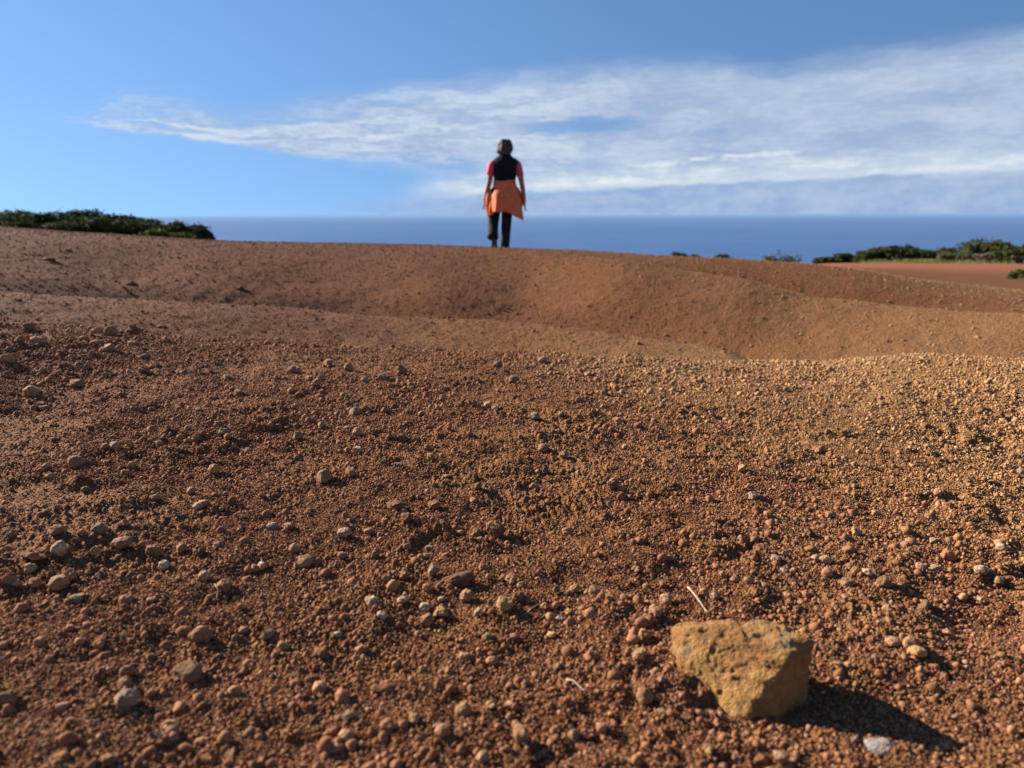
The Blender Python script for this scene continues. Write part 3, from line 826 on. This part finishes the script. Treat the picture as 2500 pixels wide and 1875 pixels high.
# ------------------------------------------------------------------ tubes
def tube(pts, radii, seg=8, caps=True):
    pts = [np.asarray(p, float) for p in pts]
    V, Fc, u = [], [], None
    for i, p in enumerate(pts):
        t = (pts[min(i + 1, len(pts) - 1)] - pts[max(i - 1, 0)]); t /= np.linalg.norm(t) + 1e-9
        if u is None: u = np.cross(t, [0.31, 0.9, 0.2])
        u = u - t * (u @ t); u /= np.linalg.norm(u); v = np.cross(t, u)
        for k in range(seg):
            a = 2 * math.pi * k / seg
            V.append(p + radii[i] * (math.cos(a) * u + math.sin(a) * v))
    for i in range(len(pts) - 1):
        for k in range(seg):
            k2 = (k + 1) % seg; Fc.append((i * seg + k, i * seg + k2, (i + 1) * seg + k2, (i + 1) * seg + k))
    if caps: Fc.append(tuple(range(seg))[::-1]); Fc.append(tuple((len(pts) - 1) * seg + k for k in range(seg)))
    return V, Fc


def join(parts):
    V, Fc = [], []
    for v, f in parts:
        b = len(V); V += [tuple(p) for p in v]; Fc += [tuple(b + i for i in q) for q in f]
    return V, Fc


def build_straws():
    m, nt, p, pos = material('dry_straw')
    nt.links.new(mixc(nt, noise(nt, pos, 300, 3).sstep(.4, .6), (0.34, 0.235, 0.135), (0.45, 0.34, 0.22)), p.inputs['Base Color'])
    p.inputs['Roughness'].default_value = .7
    for px, lift, rad0, lab, fork in [
        ([(1678, 1453), (1692, 1466), (1709, 1484), (1722, 1499), (1727, 1505)], [.010, .009, .006, .004, .001], .0011, 'pale dry straw leaning on the gravel just behind the large rock', (1738, 1507)),
        ([(1382, 1670), (1398, 1676), (1412, 1686), (1424, 1694), (1438, 1694)], [.004, .006, .005, .003, .002], .0009, 'short curled pale straw lying in the middle foreground', None),
        ([(1282, 1505), (1296, 1496), (1308, 1488), (1320, 1480)], [.002, .004, .004, .003], .0008, 'thin brown twig lying among pebbles in the middle of the gravel', None),
        ([(530, 1474), (531, 1462), (534, 1452), (526, 1444)], [.0, .003, .006, .009], .0010, 'tiny pale forked root sticking up in front of a brown pebble', (545, 1446))]:
        P = []
        for (x, y), h in zip(px, lift):
            q, _ = hit(x, y); P.append(q + np.array([0, 0, h + rad0]))
        V, Fc = tube(P, [rad0 * k for k in np.linspace(1.1, .6, len(P))], 6)
        if fork:
            q, _ = hit(*fork)
            V, Fc = join([(V, Fc), tube([P[-2], q + np.array([0, 0, .003])], [rad0 * .7, rad0 * .3], 5)])
        base = np.array(P[0])
        o = link('dry_straw', new_mesh('dry_straw', np.array(V) - base, Fc), m, label=lab, category='straw', group='dry straws on the gravel')
        o.location = base


build_straws()

# ------------------------------------------------------------------ shrubs
def leaf_mat(name, c1, c2, c3):
    m, nt, p, pos = material(name)
    a = noise(nt, pos, 2.2, 3, .6); b = noise(nt, pos, 14, 2, .6)
    col = mixc(nt, a.sstep(.38, .62), c1, c2)
    col = mixc(nt, b.sstep(.5, .7) * .8, col, c3)
    nt.links.new(col, p.inputs['Base Color']); p.inputs['Roughness'].default_value = .8; p.inputs['Specular IOR Level'].default_value = .1
    tr = nt.nodes.new('ShaderNodeBsdfTranslucent'); nt.links.new(col, tr.inputs['Color'])
    mx = nt.nodes.new('ShaderNodeMixShader'); mx.inputs[0].default_value = .22
    o = next(n for n in nt.nodes if n.type == 'OUTPUT_MATERIAL')
    nt.links.new(p.outputs[0], mx.inputs[1]); nt.links.new(tr.outputs[0], mx.inputs[2]); nt.links.new(mx.outputs[0], o.inputs[0])
    return m


LEAF = {'dark': leaf_mat('dark_leaves', (0.027, 0.038, 0.013), (0.047, 0.060, 0.018), (0.076, 0.086, 0.027)),
        'olive': leaf_mat('olive_leaves', (0.038, 0.046, 0.012), (0.062, 0.067, 0.018), (0.096, 0.096, 0.030)),
        'bright': leaf_mat('bright_leaves', (0.058, 0.079, 0.012), (0.089, 0.109, 0.018), (0.130, 0.144, 0.034)),
        'grey': leaf_mat('grey_twigs', (0.100, 0.085, 0.058), (0.150, 0.130, 0.092), (0.060, 0.050, 0.034)),
        'rust': leaf_mat('brownish_leaves', (0.054, 0.040, 0.016), (0.076, 0.058, 0.022), (0.040, 0.045, 0.016))}
bark, _nt, _p, _pos = material('shrub_bark')
_nt.links.new(mixc(_nt, noise(_nt, _pos, 30, 3).sstep(.4, .6), (.13, .105, .08), (.20, .17, .135)), _p.inputs['Base Color'])


def shrub(px, ytop, r, width, kind, seed, label, group, leaves=1500, lean=0.0, size=.062, name='shrub', open_=0.0):
    R = np.random.default_rng(seed)
    d = ray(px, ytop); h = math.hypot(d[0], d[1])
    x, y = d[0] / h * r, d[1] / h * r
    zb = ground(x, y)[0]; H = max(EYE + r * d[2] / h - zb, .12) * 0.97
    root = bpy.data.objects.new(name, None); sc.collection.objects.link(root); root.location = (x, y, zb - .02); root.empty_display_size = .2
    root['label'], root['category'], root['group'] = label, 'shrub', group
    nl = 9
    lob = []
    for i in range(nl):
        a = R.uniform(0, 6.28); q = math.sqrt(R.random()) * .36
        cz = R.uniform(.42, .78) if i else .74
        lob.append((math.cos(a) * q * width + lean * cz * H, math.sin(a) * q * width * .8, cz * H, R.uniform(.2, .32) * width, R.uniform(.17, .27) * H))
    top = max(l[2] + l[4] for l in lob)
    lob = [(a, b, c * H / top, e, f * H / top) for a, b, c, e, f in lob]
    # skirts of foliage reaching down to the ground
    for i in range(4):
        a = R.uniform(0, 6.28); lob.append((math.cos(a) * .34 * width, math.sin(a) * .3 * width, .24 * H, .2 * width, .22 * H))
    n = leaves
    k = R.integers(len(lob), size=n); A = np.array(lob)[k]
    v = R.normal(size=(n, 3)); v /= np.linalg.norm(v, axis=1)[:, None]
    rr = R.uniform(.55, 1.04, n) ** .6
    spr = R.normal(size=(26, 3)); spr /= np.linalg.norm(spr, axis=1)[:, None]              # shoots that stick out of the crown
    out_ = R.random(n) < .16; v[out_] = spr[R.integers(26, size=int(out_.sum()))] + R.normal(size=(int(out_.sum()), 3)) * .07; rr[out_] = R.uniform(.8, 1.4, int(out_.sum()))
    C = A[:, :3] + v * rr[:, None] * np.stack([A[:, 3], A[:, 3], A[:, 4]], 1)
    C += .05 * width * np.stack([fbm(C[:, 0] * 3, C[:, 2] * 3, seed % 97, 2), fbm(C[:, 1] * 3, C[:, 2] * 3, seed % 89, 2), 0 * C[:, 0]], 1)
    C[:, 2] = np.maximum(C[:, 2], .03)
    nrm = v * .8 + R.normal(size=(n, 3)) * .6 + np.array([0, 0, .3]); nrm /= np.linalg.norm(nrm, axis=1)[:, None]
    t = np.cross(nrm, R.normal(size=(n, 3))); t /= np.linalg.norm(t, axis=1)[:, None]; bb = np.cross(nrm, t)
    s = size * R.uniform(.6, 1.3, n)[:, None]
    V = np.stack([C - t * s, C + bb * s * .45 + nrm * s * .12, C + t * s, C - bb * s * .45 + nrm * s * .12], 1).reshape(-1, 3)
    Fc = np.arange(4 * n).reshape(-1, 4)
    link('crown', new_mesh('crown', V, Fc), LEAF[kind], root)
    parts = []
    for l in lob[:6]:
        e = np.array(l[:3]); mid = e * .5 + R.normal(size=3) * .05 * H
        parts.append(tube([(R.normal() * .02, R.normal() * .02, -.03), mid, e], [.022 * max(H, .4), .015 * max(H, .4), .006 * max(H, .4)], 6))
    link('trunk', new_mesh('trunk', *join(parts)), bark, root)
    return root


GL, GR, GS = 'shrubs along the left skyline', 'shrubs along the right skyline', 'small shrubs peeping over the crest'
for i, (px, yt, r, wd, kd, lab) in enumerate([
    (-40, 508, 27, 1.9, 'dark', 'dark green shrub cut by the left edge of the picture'),
    (45, 509, 26, 1.6, 'olive', 'olive green rounded shrub, second of the left hedge from the edge'),
    (110, 513, 25, 1.5, 'dark', 'dark shrub between the olive one at the left and the tall pointed one'),
    (190, 506, 27, 1.5, 'dark', 'tallest dark windblown shrub with pointed top in the left hedge'),
    (150, 535, 24, 1.2, 'olive', 'lower olive shrub in front of the tall pointed one'),
    (255, 519, 26, 1.4, 'dark', 'dark shrub just right of the tall pointed one in the left hedge'),
    (305, 531, 25, 1.2, 'rust', 'brownish low shrub in the middle of the left hedge'),
    (352, 527, 26, 1.3, 'dark', 'dark domed shrub right of the brownish one in the left hedge'),
    (375, 556, 23, .9, 'bright', 'bright green low bush at the foot of the left hedge'),
    (405, 537, 26, 1.1, 'dark', 'dark shrub above the bright green bush'),
    (425, 566, 23.5, .8, 'bright', 'small bright green bush nearest the open end of the left hedge'),
    (450, 544, 26, 1.0, 'rust', 'brownish shrub, second last at the right end of the left hedge'),
    (484, 553, 25.5, .75, 'dark', 'dark narrow shrub closing the right end of the left hedge'),
    (20, 522, 24, 1.5, 'dark', 'dark low shrub in front at the left edge of the hedge'),
    (85, 520, 25.5, 1.7, 'dark', 'broad dark shrub filling the hedge behind the olive ones'),
    (225, 526, 25, 1.5, 'dark', 'dark shrub in front of the tall pointed one'),
    (330, 536, 25, 1.4, 'dark', 'broad dark shrub filling the hedge behind the bright green bush'),
    (430, 546, 25.5, 1.2, 'dark', 'dark shrub filling the open end of the left hedge'),
    (506, 574, 25, .3, 'dark', 'tiny dark sprig beyond the right end of the left hedge')]):
    shrub(px, yt, r, wd, kd, 50 + i, lab, GL, 4200 if wd > .7 else 900, -.12 if yt < 510 else .05)
for i, (px, yt, r, wd, kd, lab) in enumerate([
    (2010, 628, 36, .7, 'rust', 'low brownish shrub starting the right-hand row'),
    (2032, 627, 36, .6, 'dark', 'small dark shrub, second in the right-hand row'),
    (2066, 618, 37, .9, 'dark', 'bluish dark green shrub in front of the sea in the right-hand row'),
    (2108, 611, 36, 1.1, 'olive', 'olive domed shrub left of the two broad dark ones'),
    (2158, 601, 37, 1.4, 'olive', 'broad olive shrub, left of the two tall middle ones at the right'),
    (2208, 598, 37, 1.6, 'dark', 'broad dark rounded shrub in the middle of the right-hand row'),
    (2258, 606, 37, 1.2, 'dark', 'dark low shrub right of the broad rounded one'),
    (2308, 603, 38, 1.2, 'rust', 'brownish domed shrub behind the bright green bush'),
    (2335, 612, 36, 1.1, 'bright', 'bright green bush near the large tree-like shrub'),
    (2308, 620, 35.5, .5, 'grey', 'small silver-grey bush beside the bright green one'),
    (2372, 618, 35.5, .9, 'grey', 'grey twiggy bush at the left foot of the largest shrub'),
    (2412, 581, 37.5, 1.9, 'olive', 'largest and tallest shrub of the right-hand row'),
    (2415, 618, 35, .9, 'grey', 'grey twiggy bush in front of the largest shrub'),
    (2446, 612, 35, .8, 'bright', 'light green bush in front of the largest shrub'),
    (2490, 594, 37, 1.4, 'olive', 'olive shrub cut by the right edge of the picture'),
    (2478, 622, 35, .6, 'grey', 'pale dry bush low at the right edge')]):
    shrub(px, yt, r, wd, kd, 90 + i, lab, GR, 2600 if wd > .7 else 900, 0, .085)
for i, (px, yt, r, wd, kd, lab) in enumerate([
    (1658, 613, 17, .42, 'dark', 'tiny dark tuft on the crest, nearest the walker'),
    (1760, 617, 17, .36, 'olive', 'tiny olive tuft on the crest, second from the walker'),
    (1876, 621, 18, .40, 'bright', 'small green tuft left of the grey bush on the crest'),
    (1893, 608, 18, .40, 'grey', 'thin bare sprig standing above the crest against the sea'),
    (1930, 618, 18, .55, 'grey', 'round greyish bush on the crest against the sea'),
    (1697, 619, 17, .40, 'olive', 'low flat tuft on the crest between two tiny ones')]):
    shrub(px, yt, r, wd, kd, 130 + i, lab, GS, 110 if 'sprig' in lab else 800, .1 if 'sprig' in lab else 0, .030)
for i, (px, yt, r, wd, kd, lab) in enumerate([(2495, 652, 17, .30, 'bright', 'low green plant at the right edge on the far red plain'),
                                              (2475, 659, 16, .16, 'bright', 'tiny green sprout left of the low plant at the right edge')]):
    shrub(px, yt, r, wd, kd, 150 + i, lab, 'low plants on the red plain', 300, 0, .03)


def build_grass():
    R = np.random.default_rng(5); V, Fc = [], []
    m = leaf_mat('dry_green_grass', (0.13, 0.16, 0.04), (0.19, 0.20, 0.06), (0.26, 0.24, 0.10))
    for x0, x1, y0, y1, n in [(2205, 2295, 636, 642, 1500), (2290, 2480, 639, 643, 700), (2100, 2205, 640, 643, 400)]:
        for _ in range(n):
            d = ray(R.uniform(x0, x1), 641); h = math.hypot(d[0], d[1]); r = R.uniform(33.5, 36)
            x, y = d[0] / h * r, d[1] / h * r
            V.append((x, y, 0)); 
    B = np.array(V); z = ground(B[:, 0], B[:, 1])
    V = []
    for k, (x, y, _) in enumerate(B):
        a = R.uniform(0, 6.28); w_ = .012; hh = R.uniform(.06, .2); l = R.uniform(-.06, .06, 2)
        V += [(x - w_ * math.cos(a), y - w_ * math.sin(a), z[k] - .01), (x + w_ * math.cos(a), y + w_ * math.sin(a), z[k] - .01), (x + l[0], y + l[1], z[k] + hh)]
        Fc.append((3 * k, 3 * k + 1, 3 * k + 2))
    link('grass', new_mesh('grass', V, Fc), m, kind='stuff', label='strip of short yellow-green grass at the foot of the shrubs', category='grass')


build_grass()

# ------------------------------------------------------------------ the walker
def fabric(name, col, col2=None, rough=.85, scale=40, bump=.004):
    m, nt, p, pos = material(name)
    a = noise(nt, pos, scale, 3, .6)
    nt.links.new(mixc(nt, a.sstep(.35, .65), col, col2 or tuple(c * .8 for c in col)), p.inputs['Base Color'])
    p.inputs['Roughness'].default_value = rough; p.inputs['Specular IOR Level'].default_value = .12
    set_bump(nt, p, a, .4, bump)
    return m


def loft(rings, seg=28, cap=True):
    """rings: function-free list of (centre, rx, ry, f) with optional f(angle) -> (radius factor, dz)"""
    V, Fc = [], []
    for c, rx, ry, f in rings:
        for k in range(seg):
            a = 2 * math.pi * k / seg
            s_, dz_ = f(a) if f else (1, 0)
            V.append((c[0] + rx * s_ * math.cos(a), c[1] + ry * s_ * math.sin(a), c[2] + dz_))
    for i in range(len(rings) - 1):
        for k in range(seg):
            k2 = (k + 1) % seg; Fc.append((i * seg + k, i * seg + k2, (i + 1) * seg + k2, (i + 1) * seg + k))
    if cap: Fc.append(tuple(range(seg))[::-1]); Fc.append(tuple((len(rings) - 1) * seg + k for k in range(seg)))
    return V, Fc


def build_person():
    R4c, px = 11.2, 1235
    d = ray(px, 604); h = math.hypot(d[0], d[1]); r = 11.0
    bx, by = d[0] / h * r, d[1] / h * r
    bz = ground(bx, by)[0]
    print('person ground', bz, 'sight', EYE + r * d[2] / h)
    skin_m = fabric('skin', (0.36, 0.195, 0.13), (0.32, 0.165, 0.11), .6)
    # body: one continuous surface grown on a skeleton
    Vt, Ed, Rd = [], [], []
    def v(p, q, e=None):
        Vt.append(p); Rd.append(q if isinstance(q, tuple) else (q, q)); i = len(Vt) - 1
        if e is not None: Ed.append((e, i))
        return i
    pel = v((-.045, 0, .86), (.135, .10))
    sp = v((-.035, .01, 1.02), (.125, .09), pel); ch = v((-.01, .02, 1.20), (.145, .10), sp); ub = v((0, .015, 1.31), (.11, .08), ch)
    nk = v((0, .03, 1.39), .048, ub); hd = v((0, .05, 1.47), (.072, .082), nk); cr = v((0, .045, 1.545), (.074, .088), hd); v((0, .04, 1.59), (.04, .05), cr)
    v((0, .145, 1.485), .012, hd); v((.078, .045, 1.485), (.012, .02), hd); v((-.078, .045, 1.485), (.012, .02), hd)
    def arm(sx, pts, hand_dir, out):
        a = v((sx * .15, .015, 1.295), .052, ub)
        rr = [.048, .040, .036, .026]
        for p, q in zip(pts, rr): a = v(p, q, a)
        w_ = np.array(pts[-1]); hdn = np.array(hand_dir); hdn = hdn / np.linalg.norm(hdn)
        fw = np.array([0, 1, 0.0]); sd_ = np.cross(hdn, fw)
        pm = v(tuple(w_ + hdn * .055), (.030, .022), a)
        for k, (off, ln) in enumerate([(.028, .070), (.009, .080), (-.010, .074), (-.027, .058)]):   # fingers across the palm, slightly curled inwards
            b0 = w_ + hdn * .082 + fw * off
            i0 = v(tuple(b0), .010, pm); i1 = v(tuple(b0 + hdn * ln * .5 - sd_ * out * .004), .0085, i0); v(tuple(b0 + hdn * ln * .9 - sd_ * out * .022), .0075, i1)
        t0 = v(tuple(w_ + hdn * .035 + fw * .036), .011, pm); v(tuple(w_ + hdn * .075 + fw * .055), .009, t0)
    arm(-1, [(-.205, .0, 1.20), (-.232, -.015, 1.005), (-.265, .01, .90), (-.30, .05, .785)], (-.12, .12, -1), 1)
    arm(1, [(.195, .0, 1.19), (.235, -.03, .995), (.255, .0, .89), (.272, .03, .765)], (.05, .10, -1), -1)
    def leg(pts, rr):
        a = pel
        for p, q in zip(pts, rr): a = v(p, q, a)
    L_ = [(-.135, .0, .80), (-.172, .05, .47), (-.18, -.085, .27), (-.165, -.035, .07)]
    R_ = [(.03, .0, .80), (.012, .02, .46), (-.015, .0, .085), (-.012, .14, .035)]
    leg(L_, [.078, .055, .034, .02]); leg(R_, [.078, .055, .034, .02])
    me = bpy.data.meshes.new('person'); me.from_pydata(Vt, Ed, []); me.update()
    o = link('person', me, None, label='woman walking away in black vest and trousers with an orange jacket round her waist', category='person')
    o.location = (bx, by, bz)
    md = o.modifiers.new('skin', 'SKIN'); md.use_smooth_shade = True
    sv = me.skin_vertices[0].data
    for i, q in enumerate(Rd): sv[i].radius = q; sv[i].use_root = (i == pel)
    ms = o.modifiers.new('sub', 'SUBSURF'); ms.levels = ms.render_levels = 2
    dg = bpy.context.evaluated_depsgraph_get(); dg.update()
    bm2 = bpy.data.meshes.new_from_object(o.evaluated_get(dg)); o.modifiers.clear(); o.data = bm2; bpy.data.meshes.remove(me); bm2.name = 'person'
    bm2.materials.clear(); bm2.materials.append(skin_m)
    bm2.polygons.foreach_set('use_smooth', np.ones(len(bm2.polygons), dtype=bool))

    def part(name, VF, mat, parent=o, sub=1, solid=0.0, wob=0.0, ws=6, label=None):
        V, Fc = VF; V = np.array(V, float)
        if wob:
            V = V + wob * np.stack([n3(V, ws, 3, 2), n3(V, ws, 13, 2), n3(V, ws, 29, 2)], 1)
        q = link(name, new_mesh(name, V, Fc), mat, parent)
        if solid: s_ = q.modifiers.new('t', 'SOLIDIFY'); s_.thickness = solid; s_.offset = 1
        if sub: s_ = q.modifiers.new('s', 'SUBSURF'); s_.levels = s_.render_levels = sub
        if label: q['label'] = label
        return q
    hair = fabric('grey_brown_hair', (0.035, 0.030, 0.025), (0.11, 0.098, 0.085), .7, 90, .01)
    black = fabric('black_nylon', (0.010, 0.010, 0.013), (0.015, 0.015, 0.018), .85, 18, .02)
    trous = fabric('black_trouser_cloth', (0.014, 0.013, 0.014), (0.026, 0.025, 0.026), .8, 12, .02)
    pink = fabric('pink_cotton', (0.78, 0.10, 0.15), (0.68, 0.075, 0.12), .8)
    orange = fabric('orange_jacket_cloth', (0.80, 0.205, 0.075), (0.70, 0.165, 0.058), .6, 14, .02)
    shoe = fabric('dark_shoe', (0.025, 0.023, 0.022), (0.04, 0.036, 0.034), .7)
    solem = fabric('worn_shoe_sole', (0.10, 0.097, 0.092), (0.06, 0.058, 0.055), .9)
    white = fabric('white_strap', (0.8, 0.8, 0.8), (0.7, 0.7, 0.7), .4)
    # hair: chin-length bob, fuller at the bottom
    rings = [((0, .045, 1.628), .012, .014, None), ((0, .043, 1.622), .05, .06, None), ((0, .04, 1.60), .082, .098, None), ((0, .035, 1.57), .102, .114, None), ((0, .03, 1.535), .112, .116, None), ((0, .025, 1.49), .114, .110, None),
             ((0, .015, 1.45), .112, .100, None), ((0, .008, 1.42), .098, .088, None), ((0, .004, 1.398), .072, .068, None), ((0, .01, 1.41), .045, .045, None)]
    part('hair', loft(rings, 36), hair, wob=.018, ws=26)
    # pink shirt under the vest: sleeves and collar
    sl = join([tube([(-.15, .015, 1.30), (-.20, .005, 1.25), (-.213, -.003, 1.16), (-.226, -.010, 1.105)], [.062, .060, .056, .056], 14),
               tube([(.15, .015, 1.30), (.185, .005, 1.245), (.205, -.008, 1.14), (.222, -.018, 1.075)], [.060, .056, .052, .052], 14)])
    part('t_shirt', sl, pink, wob=.004, ws=20)
    # vest
    vr = [((-.012, .012, 1.000), .152, .118, None), ((-.012, .012, 1.03), .156, .122, None), ((-.008, .014, 1.12), .164, .130, None), ((-.002, .016, 1.20), .176, .134, None), ((0, .016, 1.265), .200, .130, None),
          ((0, .016, 1.31), .196, .114, None), ((0, .018, 1.345), .150, .096, None), ((0, .022, 1.375), .100, .080, None), ((0, .025, 1.40), .078, .072, None), ((0, .028, 1.425), .072, .070, None)]
    vest = part('vest', loft(vr, 32), black, wob=.010, ws=9)
    part('collar', loft([((0, .028, 1.385), .080, .076, None), ((0, .03, 1.43), .077, .076, None), ((0, .03, 1.432), .066, .066, None), ((0, .028, 1.39), .066, .066, None)], 24, False), black, vest)
    # orange jacket knotted round the hips: flares and hangs to a point on the right
    def hem(k):
        def f(a):
            side = max(math.cos(a + .45), 0) ** 6
            left = max(math.cos(a - math.pi - .1), 0) ** 10
            folds = 1 + (k * .8 + .12) * (.07 * math.sin(6 * a + .6 + .8 * k) + .045 * math.sin(11 * a + 2 - k) + .03 * math.sin(17 * a))
            return folds + k * (.85 * side + .16 * left), -k * (.13 * side + .07 * left)
        return f
    jr = [((-.015, .008, 1.035), .150, .112, None), ((-.015, .004, 1.0), .160, .124, hem(.06)), ((-.02, .0, .93), .178, .142, hem(.12)), ((-.03, -.004, .85), .190, .160, hem(.25)), ((-.036, -.008, .76), .188, .166, hem(.5)),
          ((-.040, -.010, .68), .184, .166, hem(.8)), ((-.042, -.010, .60), .178, .164, hem(1.0))]
    jk = part('jacket', loft(jr, 80, False), orange, solid=.008, wob=.014, ws=9)
    slv = tube([(-.20, .02, .93), (-.235, .0, .86), (-.245, .01, .76), (-.235, .02, .64), (-.232, .02, .53)], [.045, .046, .044, .04, .032], 12)
    part('sleeve', slv, orange, jk, wob=.012, ws=12)
    part('sleeve', tube([(.14, .10, .96), (.19, .08, .86), (.215, .06, .75), (.21, .05, .62)], [.04, .043, .042, .036], 12), orange, jk, wob=.012, ws=12)
    part('waist_band', loft([((-.014, .008, 1.045), .155, .117, None), ((-.015, .006, 1.03), .166, .128, None), ((-.015, .004, .99), .168, .132, None), ((-.016, .003, .975), .160, .125, None)], 40, False), orange, jk, wob=.005, ws=14)
    # trousers: hips and two legs
    hips = loft([((-.045, 0, .98), .15, .11, None), ((-.05, 0, .90), .168, .130, None), ((-.05, 0, .82), .172, .135, None), ((-.05, 0, .76), .150, .12, None)], 28)
    lt = tube([(-.13, .0, .84), (-.145, .015, .70), (-.165, .045, .55), (-.175, .045, .47), (-.18, -.02, .38), (-.185, -.10, .30), (-.186, -.14, .25), (-.186, -.15, .235)], [.095, .092, .082, .078, .074, .072, .078, .080], 16)
    rt = tube([(.03, .0, .84), (.028, .01, .70), (.018, .02, .56), (.012, .02, .46), (.002, .012, .32), (-.010, .004, .18), (-.014, .0, .06)], [.098, .094, .082, .076, .070, .068, .072], 16)
    part('trousers', join([hips, lt, rt]), trous, wob=.010, ws=11)
    # shoes: left one pushed off, sole to the viewer; right one flat on the ground
    def shoe_at(M, nm):
        prof = [(-.105, .026, .030), (-.09, .034, .045), (-.05, .036, .055), (.0, .038, .05), (.05, .046, .04), (.10, .046, .032), (.135, .034, .024), (.15, .012, .014)]
        up_, so = [], []
        for y_, w_, h_ in prof:
            up_.append(((0, y_, .022 + h_ * .5), w_, h_ * .62)); so.append((y_, w_ + .004))
        V, Fc = [], []; n = 14
        for (c, w_, hh) in up_:
            for k in range(n):
                a = 2 * math.pi * k / n; V.append((c[0] + w_ * math.cos(a), c[1], max(c[2] + hh * math.sin(a), .016)))
        for i in range(len(up_) - 1):
            for k in range(n): k2 = (k + 1) % n; Fc.append((i * n + k, (i + 1) * n + k, (i + 1) * n + k2, i * n + k2))
        Fc.append(tuple(range(n))); Fc.append(tuple((len(up_) - 1) * n + k for k in range(n))[::-1])
        S_, SF = [], []; m_ = len(so)
        for z_ in (0.0, .022):
            for sgn in (1, -1):
                for y_, w_ in so: S_.append((sgn * w_, y_, z_))
        for i in range(m_ - 1):
            b0, b1, t0, t1 = i, m_ + i, 2 * m_ + i, 3 * m_ + i
            SF += [(b0, b1, b1 + 1, b0 + 1), (t0, t0 + 1, t1 + 1, t1), (b0, b0 + 1, t0 + 1, t0), (b1, t1, t1 + 1, b1 + 1)]
        SF += [(0, 2 * m_, 3 * m_, m_), (m_ - 1, 2 * m_ - 1, 4 * m_ - 1, 3 * m_ - 1)]
        q = part('shoe', ([tuple(M @ Vector(p)) for p in V], Fc), shoe)
        part('sole', ([tuple(M @ Vector(p)) for p in S_], SF), solem, q, sub=0)
    shoe_at(Matrix.Translation((-.165, -.105, .135)) @ Matrix.Rotation(rad(-72), 4, 'X'), 'l')
    shoe_at(Matrix.Translation((-.012, .05, .0)) @ Matrix.Rotation(rad(-4), 4, 'Z'), 'r')
    # bracelet on the left wrist, dark pouch held in the left hand
    part('wristband', loft([((-.296, .046, .812), .034, .034, None), ((-.299, .049, .790), .034, .034, None), ((-.299, .049, .790), .027, .027, None), ((-.296, .046, .812), .027, .027, None)], 20, False), white)
    for sx in (-1, 1): part('eye', loft([((sx * .03, .122 + dy_, 1.50), rr_, rr_, None) for dy_, rr_ in ((0, .010), (.004, .008))], 10), white, sub=0)
    ph = link('pouch', new_mesh('pouch', *loft([((0, 0, -.075), .006, .004, None), ((0, 0, -.07), .022, .014, None), ((0, 0, 0), .028, .018, None), ((0, 0, .05), .024, .014, None), ((0, 0, .056), .006, .004, None)], 16)), black,
              label='small black pouch held in the walking woman\'s left hand', category='pouch')
    ph.location = (bx - .272, by + .06, bz + .69)
    return o


build_person()


# ------------------------------------------------------------------ haze over the sea
def build_haze():
    hx, z0, z1 = 155000.0, -201.5, 3.2
    V = [(sx * hx, sy * hx, z) for z in (z0, z1) for sx, sy in ((-1, -1), (1, -1), (1, 1), (-1, 1))]
    Fc = [(3, 2, 1, 0), (4, 5, 6, 7), (0, 1, 5, 4), (1, 2, 6, 5), (2, 3, 7, 6), (3, 0, 4, 7)]
    m = bpy.data.materials.new('sea_haze'); m.use_nodes = True; nt = m.node_tree; nt.nodes.clear()
    o = nt.nodes.new('ShaderNodeOutputMaterial'); v = nt.nodes.new('ShaderNodeVolumePrincipled')
    v.inputs['Color'].default_value = (0.26, 0.425, 0.67, 1); v.inputs['Density'].default_value = 2.0e-5
    nt.links.new(v.outputs[0], o.inputs['Volume'])
    m.cycles.homogeneous_volume = True
    link('haze', new_mesh('haze', V, Fc, False), m, kind='stuff', label='pale haze over the sea')


build_haze()
